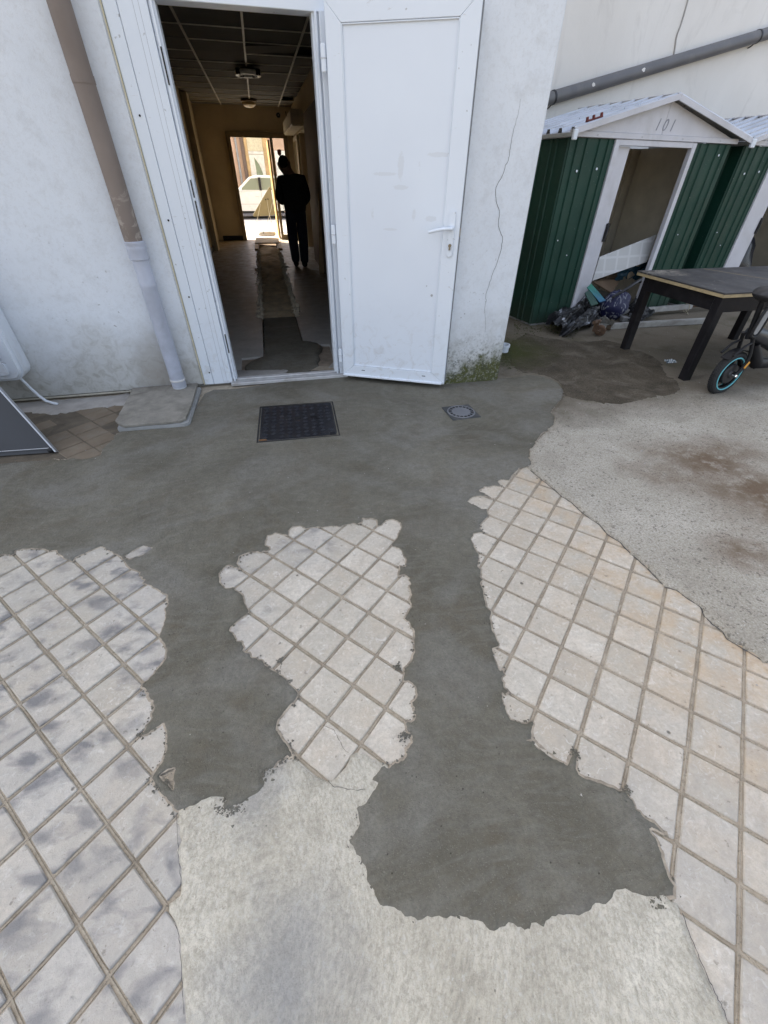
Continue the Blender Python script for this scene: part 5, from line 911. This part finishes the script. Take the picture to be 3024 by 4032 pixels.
# dark cushion-like bin bag in the second shed
bb2 = thing('black_bin_bag', 'glossy black bin bag filling the doorway of the shed behind table', 'bag', tuple(shw(3.86, .34)), SD)
blob(.30, .26, .42, .07, 31).obj('bag', plain('black bin liner', (.012, .013, .017), .32, .2, 9, bump=.5), bb2, False, smooth=True); B().tube([(0, 0, .82), (.02, .01, .9), (.06, .0, .95)], .02, 8, True, [.03, .02, .05]).obj('knot', MATS['black bin liner'], bb2, False)

# ------------------------------------------------------------------ the street seen through the corridor
struct(B().quad((-40, 14.3, -.03), (40, 14.3, -.03), (40, 19.6, -.03), (-40, 19.6, -.03)).obj('street_pavement', plain('sunny pavement', (.36, .33, .29), .9, .2, 4)))
struct(B().box((-40, 19.6, -.16), (40, 19.78, -.02)).obj('street_kerb', plain('granite kerb', (.36, .35, .34), .9)))
struct(B().quad((-40, 19.78, -.14), (40, 19.78, -.14), (40, 27.2, -.14), (-40, 27.2, -.14)).obj('street_road', plain('worn asphalt', (.13, .125, .135), .9, .2, 9)))
hs_ = thing('street_house', 'pinkish street house with a pale door across the road', 'house', (0, 27.4, 0)); YH = 27.4
def hx(x, y=600): return PY('p7', x, y, YH).x
PINK = plain('salmon render', (.52, .36, .27), .9, .1, 3)
x0, x1, x2, x3, x4, x5 = (PY('p7', x, 420, YH).x for x in (210, 250, 300, 345, 560, 640))
B().box((-18, YH, -.2), (18, YH+5, 3.7)).obj('wall', PINK, hs_)
B().prism([(-.3, 3.7), (5.3, 3.7), (2.5, 5.2)], -18.2, 18.2, Matrix(((0, 0, 1, 0), (1, 0, 0, YH), (0, 1, 0, 0), (0, 0, 0, 1)))).obj('roof', plain('clay roof', (.30, .12, .07), .9, .2, 6), hs_)
B().box((x1, YH-.12, -.14), (x2, YH-.003, 3.6)).obj('dark_strip', plain('brown shutter post', (.14, .10, .08), .8), hs_)
STN = plain('ochre stone surround', (.48, .33, .17), .9, .25, 5)
B().box((x2, YH-.10, -.14), (x3, YH-.003, 3.3)).obj('stone_jamb', STN, hs_, bevel=.02); B().box((x4, YH-.10, -.14), (x5, YH-.003, 3.3)).obj('stone_jamb', STN, hs_, bevel=.02)
dr_ = B().box((x3, YH-.05, -.05), (x4, YH-.002, 2.15)).obj('door', plain('pale house door', (.66, .64, .58), .6), hs_, bevel=.01)
B().box((x3-.02, YH-.07, 2.16), (x4+.02, YH-.004, 2.26)).obj('transom_bar', plain('pale house door', (.6, .6, .6)), hs_)
B().box((x3, YH-.045, 2.27), (x4, YH-.006, 2.95)).obj('fanlight', plain('pale yellow pane', (.55, .50, .36), .3), hs_)
pxm = (x3+x4)/2; ar = [(pxm-.1, 1.1), (pxm+.22, 1.1), (pxm+.2, 1.45), (pxm+.10, 1.75), (pxm-.12, 2.05), (pxm-.1, 1.6)]
B().prism(ar, 0, .012, Matrix(((1, 0, 0, 0), (0, 0, -1, YH-.051), (0, 1, 0, 0), (0, 0, 0, 1)))).obj('pane', plain('green tinted pane', (.20, .24, .16), .2), dr_)
B().box((x5+.25, YH-.06, 1.0), (x5+1.6, YH-.004, 2.3)).obj('window', plain('window frame white', (.7, .7, .68), .5), hs_, bevel=.01); B().box((-3.4, YH-.06, 1.0), (-2.2, YH-.004, 2.3)).obj('window', plain('window frame white', (.7, .7, .7)), hs_, bevel=.01)
B().cyl((x0-.06, YH-.08, -.1), (x0-.06, YH-.08, 3.6), .05, 10).obj('downpipe', plain('zinc', (.3, .3, .3), .5), hs_)
# parked car, nose to the left of the doorway
CPT = plain('white car paint', (.72, .72, .70), .28, .03, 2); CG = Mt('car window glass'); CGL = CG.out((.16, .19, .14), .06, None, 0.0, .8)
car = thing('parked_car', 'white hatchback car parked across the sunny street', 'car', (.05, 24.2, -.14)); YC = 24.2
prof = [(-2.05, .32), (-2.08, .55), (-1.98, .72), (-1.35, .88), (-.95, .96), (1.75, 1.0), (1.98, .92), (2.05, .7), (2.03, .35), (1.7, .27), (1.65, .45), (1.45, .62), (1.2, .62), (1.0, .45), (.95, .25), (-.95, .25), (-1.0, .45), (-1.2, .62), (-1.45, .62), (-1.65, .45), (-1.7, .27)]
MX = Matrix(((1, 0, 0, 0), (0, 0, 1, 0), (0, 1, 0, 0), (0, 0, 0, 1)))
bdy = B().prism(prof, -.84, .84, MX).obj('body', CPT, car, False, bevel=.035, seg=2, smooth=True)
gh = B(); lo_ = [(-1.05, .95), (1.72, .98)]; hi_ = [(-.40, 1.46), (-.1, 1.52), (.7, 1.51), (1.25, 1.42)]
pl_ = [(-1.05, .95), (-.40, 1.44), (-.1, 1.51), (.7, 1.50), (1.3, 1.40), (1.72, .98)]
v0 = [gh.bm.verts.new((x, -.80+.14*max(0, (z-.95)/.55), z)) for x, z in pl_]; v1 = [gh.bm.verts.new((x, .80-.14*max(0, (z-.95)/.55), z)) for x, z in pl_]
gh.bm.faces.new(v0[::-1]); gh.bm.faces.new(v1)
for i in range(len(pl_)): j = (i+1) % len(pl_); gh.bm.faces.new((v0[i], v0[j], v1[j], v1[i]))
gh.obj('roof_and_pillars', CPT, car, False, bevel=.03, seg=2, smooth=True)
def glass(pts):
    b = B(); v = [b.bm.verts.new((x, -.812+.14*max(0, (z-.95)/.55), z)) for x, z in pts]; b.bm.faces.new(v); b.solid(.006); return b
for pts in (((-.82, 1.02), (-.02, 1.02), (-.02, 1.42), (-.32, 1.40)), ((.10, 1.02), (.82, 1.02), (.80, 1.42), (.10, 1.43)), ((.88, 1.04), (1.4, 1.06), (1.18, 1.34), (.87, 1.40))): glass(pts).obj('side_window', CGL, car, False)
B().box((-.015, -.80, 1.0), (.09, -.70, 1.44)).obj('pillar', BLACK, car, False)
for xs in (-.93, .04, .92): B().box((xs, -.846, .34), (xs+.008, -.838, .97)).obj('door_gap', BLACK, car, False)
for xs in (-.22, .72): B().box((xs, -.862, .80), (xs+.16, -.838, .835)).obj('door_handle', CPT, car, False, bevel=.008)
B().box((-.9, -.848, .52), (.95, -.836, .535)).obj('side_crease', plain('grey trim', (.4, .4, .38), .5), car, False); B().box((-.95, -.82, .2), (.95, .82, .3)).obj('sill', BLACK, car, False)
for xs in (-1.325, 1.325):
    for s_ in (-1, 1):
        wl = B().lathe([(.2, -.09), (.3, -.1), (.315, -.06), (.315, .06), (.3, .1), (.2, .09)], seg=28, m=Matrix.Translation((xs, s_*.75, .315)) @ Matrix.Rotation(R(90), 4, 'X')).obj('wheel', MATS['black tyre rubber'], car, False, smooth=True)
        B().lathe([(0, -.07), (.19, -.085), (.205, -.06), (.205, .06), (.19, .085), (0, .07)], seg=20, m=Matrix.Translation((xs, s_*.75, .315)) @ Matrix.Rotation(R(90), 4, 'X')).obj('rim', STEEL, wl, False)
for s_ in (-1, 1): B().cbox((-1.98, s_*.62, .68), (.12, .3, .12)).obj('headlight', plain('lamp lens', (.6, .6, .6), .1), car, False, bevel=.02); B().cbox((2.0, s_*.68, .82), (.07, .2, .2)).obj('tail_light', plain('red lens', (.4, .02, .02), .2), car, False, bevel=.02)
B().cbox((-.80, -.92, 1.02), (.12, .14, .1)).obj('mirror', CPT, car, False, bevel=.02)
# triangular road sign, seen from behind, on a wire stand
sg = thing('road_sign', 'triangular roadworks sign on a wire stand, seen from behind', 'sign', (.03, 16.7, -.03)); YS = 16.7
tri = [PY('p7', x, y, YS) for x, y in ((655, 897), (408, 1325), (722, 1305))]; cen = (tri[0]+tri[1]+tri[2])/3
tp_ = []
for i in range(3):
    a, b_, c_ = tri[i-1], tri[i], tri[(i+1) % 3]
    for t in (0, .5, 1): p = b_+((a-b_).normalized()*(1-t)+(c_-b_).normalized()*t)*.05; tp_.append(p.lerp(b_, .25 if t == .5 else 0))
OL = plain('olive sign back', (.15, .13, .075), .6, .1, 6)
TILT = Matrix.Translation((0, YS, 0)) @ Matrix.Rotation(0, 4, 'X')
B().prism([(p.x, p.z) for p in tp_], 0, .004, Matrix(((1, 0, 0, 0), (0, 0, 1, YS+.004), (0, 1, 0, 0), (0, 0, 0, 1)))).obj('plate', OL, sg)
B().tube([Vector((p.x, YS, p.z)) for p in tp_+tp_[:1]], .011, 6).obj('folded_rim', OL, sg)
B().prism([(p.x, p.z) for p in [cen+(q-cen)*.93 for q in tp_]], 0, .003, Matrix(((1, 0, 0, 0), (0, 0, 1, YS+.009), (0, 1, 0, 0), (0, 0, 0, 1)))).obj('yellow_face', plain('yellow sign face', (.6, .42, .04), .5), sg)
WIRE = plain('galvanised wire', (.35, .33, .28), .4, .1, 9, .6)
def wp(x, y, Y): return PY('p7', x, y, Y)
for pth in ([(520, 1150, YS-.02), (485, 1320, YS-.05), (455, 1490, YS-.25), (600, 1475, YS-.26), (640, 1330, YS-.05), (690, 1120, YS-.02)], [(610, 1100, YS-.02), (645, 1310, YS-.05), (700, 1490, YS+.1), (740, 1515, YS+.12), (800, 1500, YS+.2)]): B().tube([wp(*q) for q in pth], .007, 6).obj('wire_leg', WIRE, sg, smooth=True)
for x, y in ((593, 1090), (625, 1085)): p = wp(x, y, YS-.004); B().cbox(p, (.03, .01, .035)).obj('clip', BLACK, sg)

# ------------------------------------------------------------------ the person in the corridor, seen from behind
pn = thing('person', 'person in dark jacket and trousers standing with hands in front in corridor', 'person', (.62, 9.75, 0))
def skinmesh(name, V, E_, rad, mat, root=0, sub=2):
    me = bpy.data.meshes.new(name); me.from_pydata(V, E_, []); o = link(name, me, mat, pn, False)
    sk = o.modifiers.new('skin', 'SKIN'); sk.use_smooth_shade = True
    if not me.skin_vertices: me.skin_vertices.new() if hasattr(me.skin_vertices, 'new') else None
    for i, r in enumerate(rad): d = me.skin_vertices[0].data[i]; d.radius = (r, r) if not isinstance(r, tuple) else r; d.use_root = (i == root)
    ss = o.modifiers.new('sub', 'SUBSURF'); ss.levels = sub; ss.render_levels = sub; return o
SKIN = plain('skin', (.22, .12, .08), .55); NAVY = plain('dark jacket cloth', (.016, .016, .019), .85, .2, 20, bump=.3); JEAN = plain('dark blue trousers', (.02, .025, .045), .85, .2, 20, bump=.3)
# coordinates relative to the feet; +y faces away from the camera
V = [(0, 0, .95), (0, 0, 1.12), (-.01, .0, 1.30), (-.05, .0, 1.43), (-.09, .01, 1.50), (-.125, .03, 1.575), (-.125, .03, 1.64),
     (-.10, 0, .90), (-.10, .03, .50), (-.09, .0, .09), (-.10, .13, .05), (.09, 0, .90), (.085, -.02, .50), (.07, -.09, .09), (.09, .04, .05),
     (-.20, .0, 1.36), (-.285, -.01, 1.10), (-.18, .20, 1.03), (-.10, .26, 1.04), (.17, .0, 1.36), (.22, -.01, 1.09), (.13, .20, 1.0), (.05, .27, 1.02)]
E_ = [(0, 1), (1, 2), (2, 3), (3, 4), (4, 5), (5, 6), (0, 7), (7, 8), (8, 9), (9, 10), (0, 11), (11, 12), (12, 13), (13, 14), (2, 15), (15, 16), (16, 17), (17, 18), (2, 19), (19, 20), (20, 21), (21, 22)]
rad = [(.13, .10), (.13, .10), (.14, .10), .11, .098, (.125, .13), (.11, .12), .082, .058, .042, .035, .082, .058, .042, .035, .06, .046, .036, .032, .06, .046, .036, .032]
body = skinmesh('body', V, E_, rad, SKIN)
jk = skinmesh('jacket', [(0, 0, .80), (0, 0, 1.02), (-.005, 0, 1.22), (-.015, 0, 1.36), (-.035, 0, 1.44), (-.20, .0, 1.345), (-.275, -.015, 1.10), (-.19, .19, 1.03), (.17, .0, 1.36), (.235, -.015, 1.10), (.14, .19, 1.0)], [(0, 1), (1, 2), (2, 3), (3, 4), (3, 5), (5, 6), (6, 7), (3, 8), (8, 9), (9, 10)],
    [(.215, .16), (.225, .16), (.225, .16), (.17, .13), (.085, .085), .1, .088, .062, .1, .088, .062], NAVY)
tr = skinmesh('trousers', [(0, 0, 1.02), (0, 0, .90), (-.10, 0, .80), (-.105, .03, .50), (-.09, .0, .045), (.09, 0, .82), (.09, -.02, .50), (.07, -.085, .045)], [(0, 1), (1, 2), (2, 3), (3, 4), (1, 5), (5, 6), (6, 7)], [(.19, .14), (.18, .14), .118, .102, .086, .118, .102, .086], JEAN)
hr = B().grid(lambda u, v: (-.125+.092*math.cos((v-.34)*math.pi*.75)*math.cos(u*2*math.pi), .015+.106*math.cos((v-.34)*math.pi*.75)*math.sin(u*2*math.pi)-(.012 if v < .3 else 0), 1.597+.108*math.sin((v-.34)*math.pi*.75)), 24, 12).obj('hair', plain('black hair', (.01, .009, .008), .9), pn, False, smooth=True)
for x, y in ((-.09, .02), (.07, -.07)):
    B().tube([(x, y-.075, .05), (x, y-.06, .055), (x, y-.01, .058), (x, y+.07, .048), (x, y+.14, .038), (x, y+.185, .032)], .05, 12, True, [.03, .048, .056, .05, .042, .018]).obj('shoe', BLACK, pn, False, smooth=True)
for s_ in (-1, 1): B().tube([(-.125+s_*.080, .03, 1.565), (-.125+s_*.095, .022, 1.58), (-.125+s_*.093, .025, 1.60)], .012, 8, True, [.008, .014, .01]).obj('ear', SKIN, pn, False, smooth=True)
for s_, (hx_, hy_, hz_) in ((-1, (-.10, .26, 1.04)), (1, (.05, .27, 1.02))):      # fingers, curled in front of the body
    for f in range(5):
        a = (f-2)*.018; B().tube([(hx_+a*.6, hy_+.01, hz_-.005+a*.3), (hx_-s_*.02+a, hy_+.06-abs(f-2)*.006, hz_+a*.5), (hx_-s_*.05+a, hy_+.075-abs(f-2)*.006, hz_-.02+a*.5)], .008, 8, True, [.010, .0095, .008]).obj('finger', SKIN, pn, False, smooth=True)
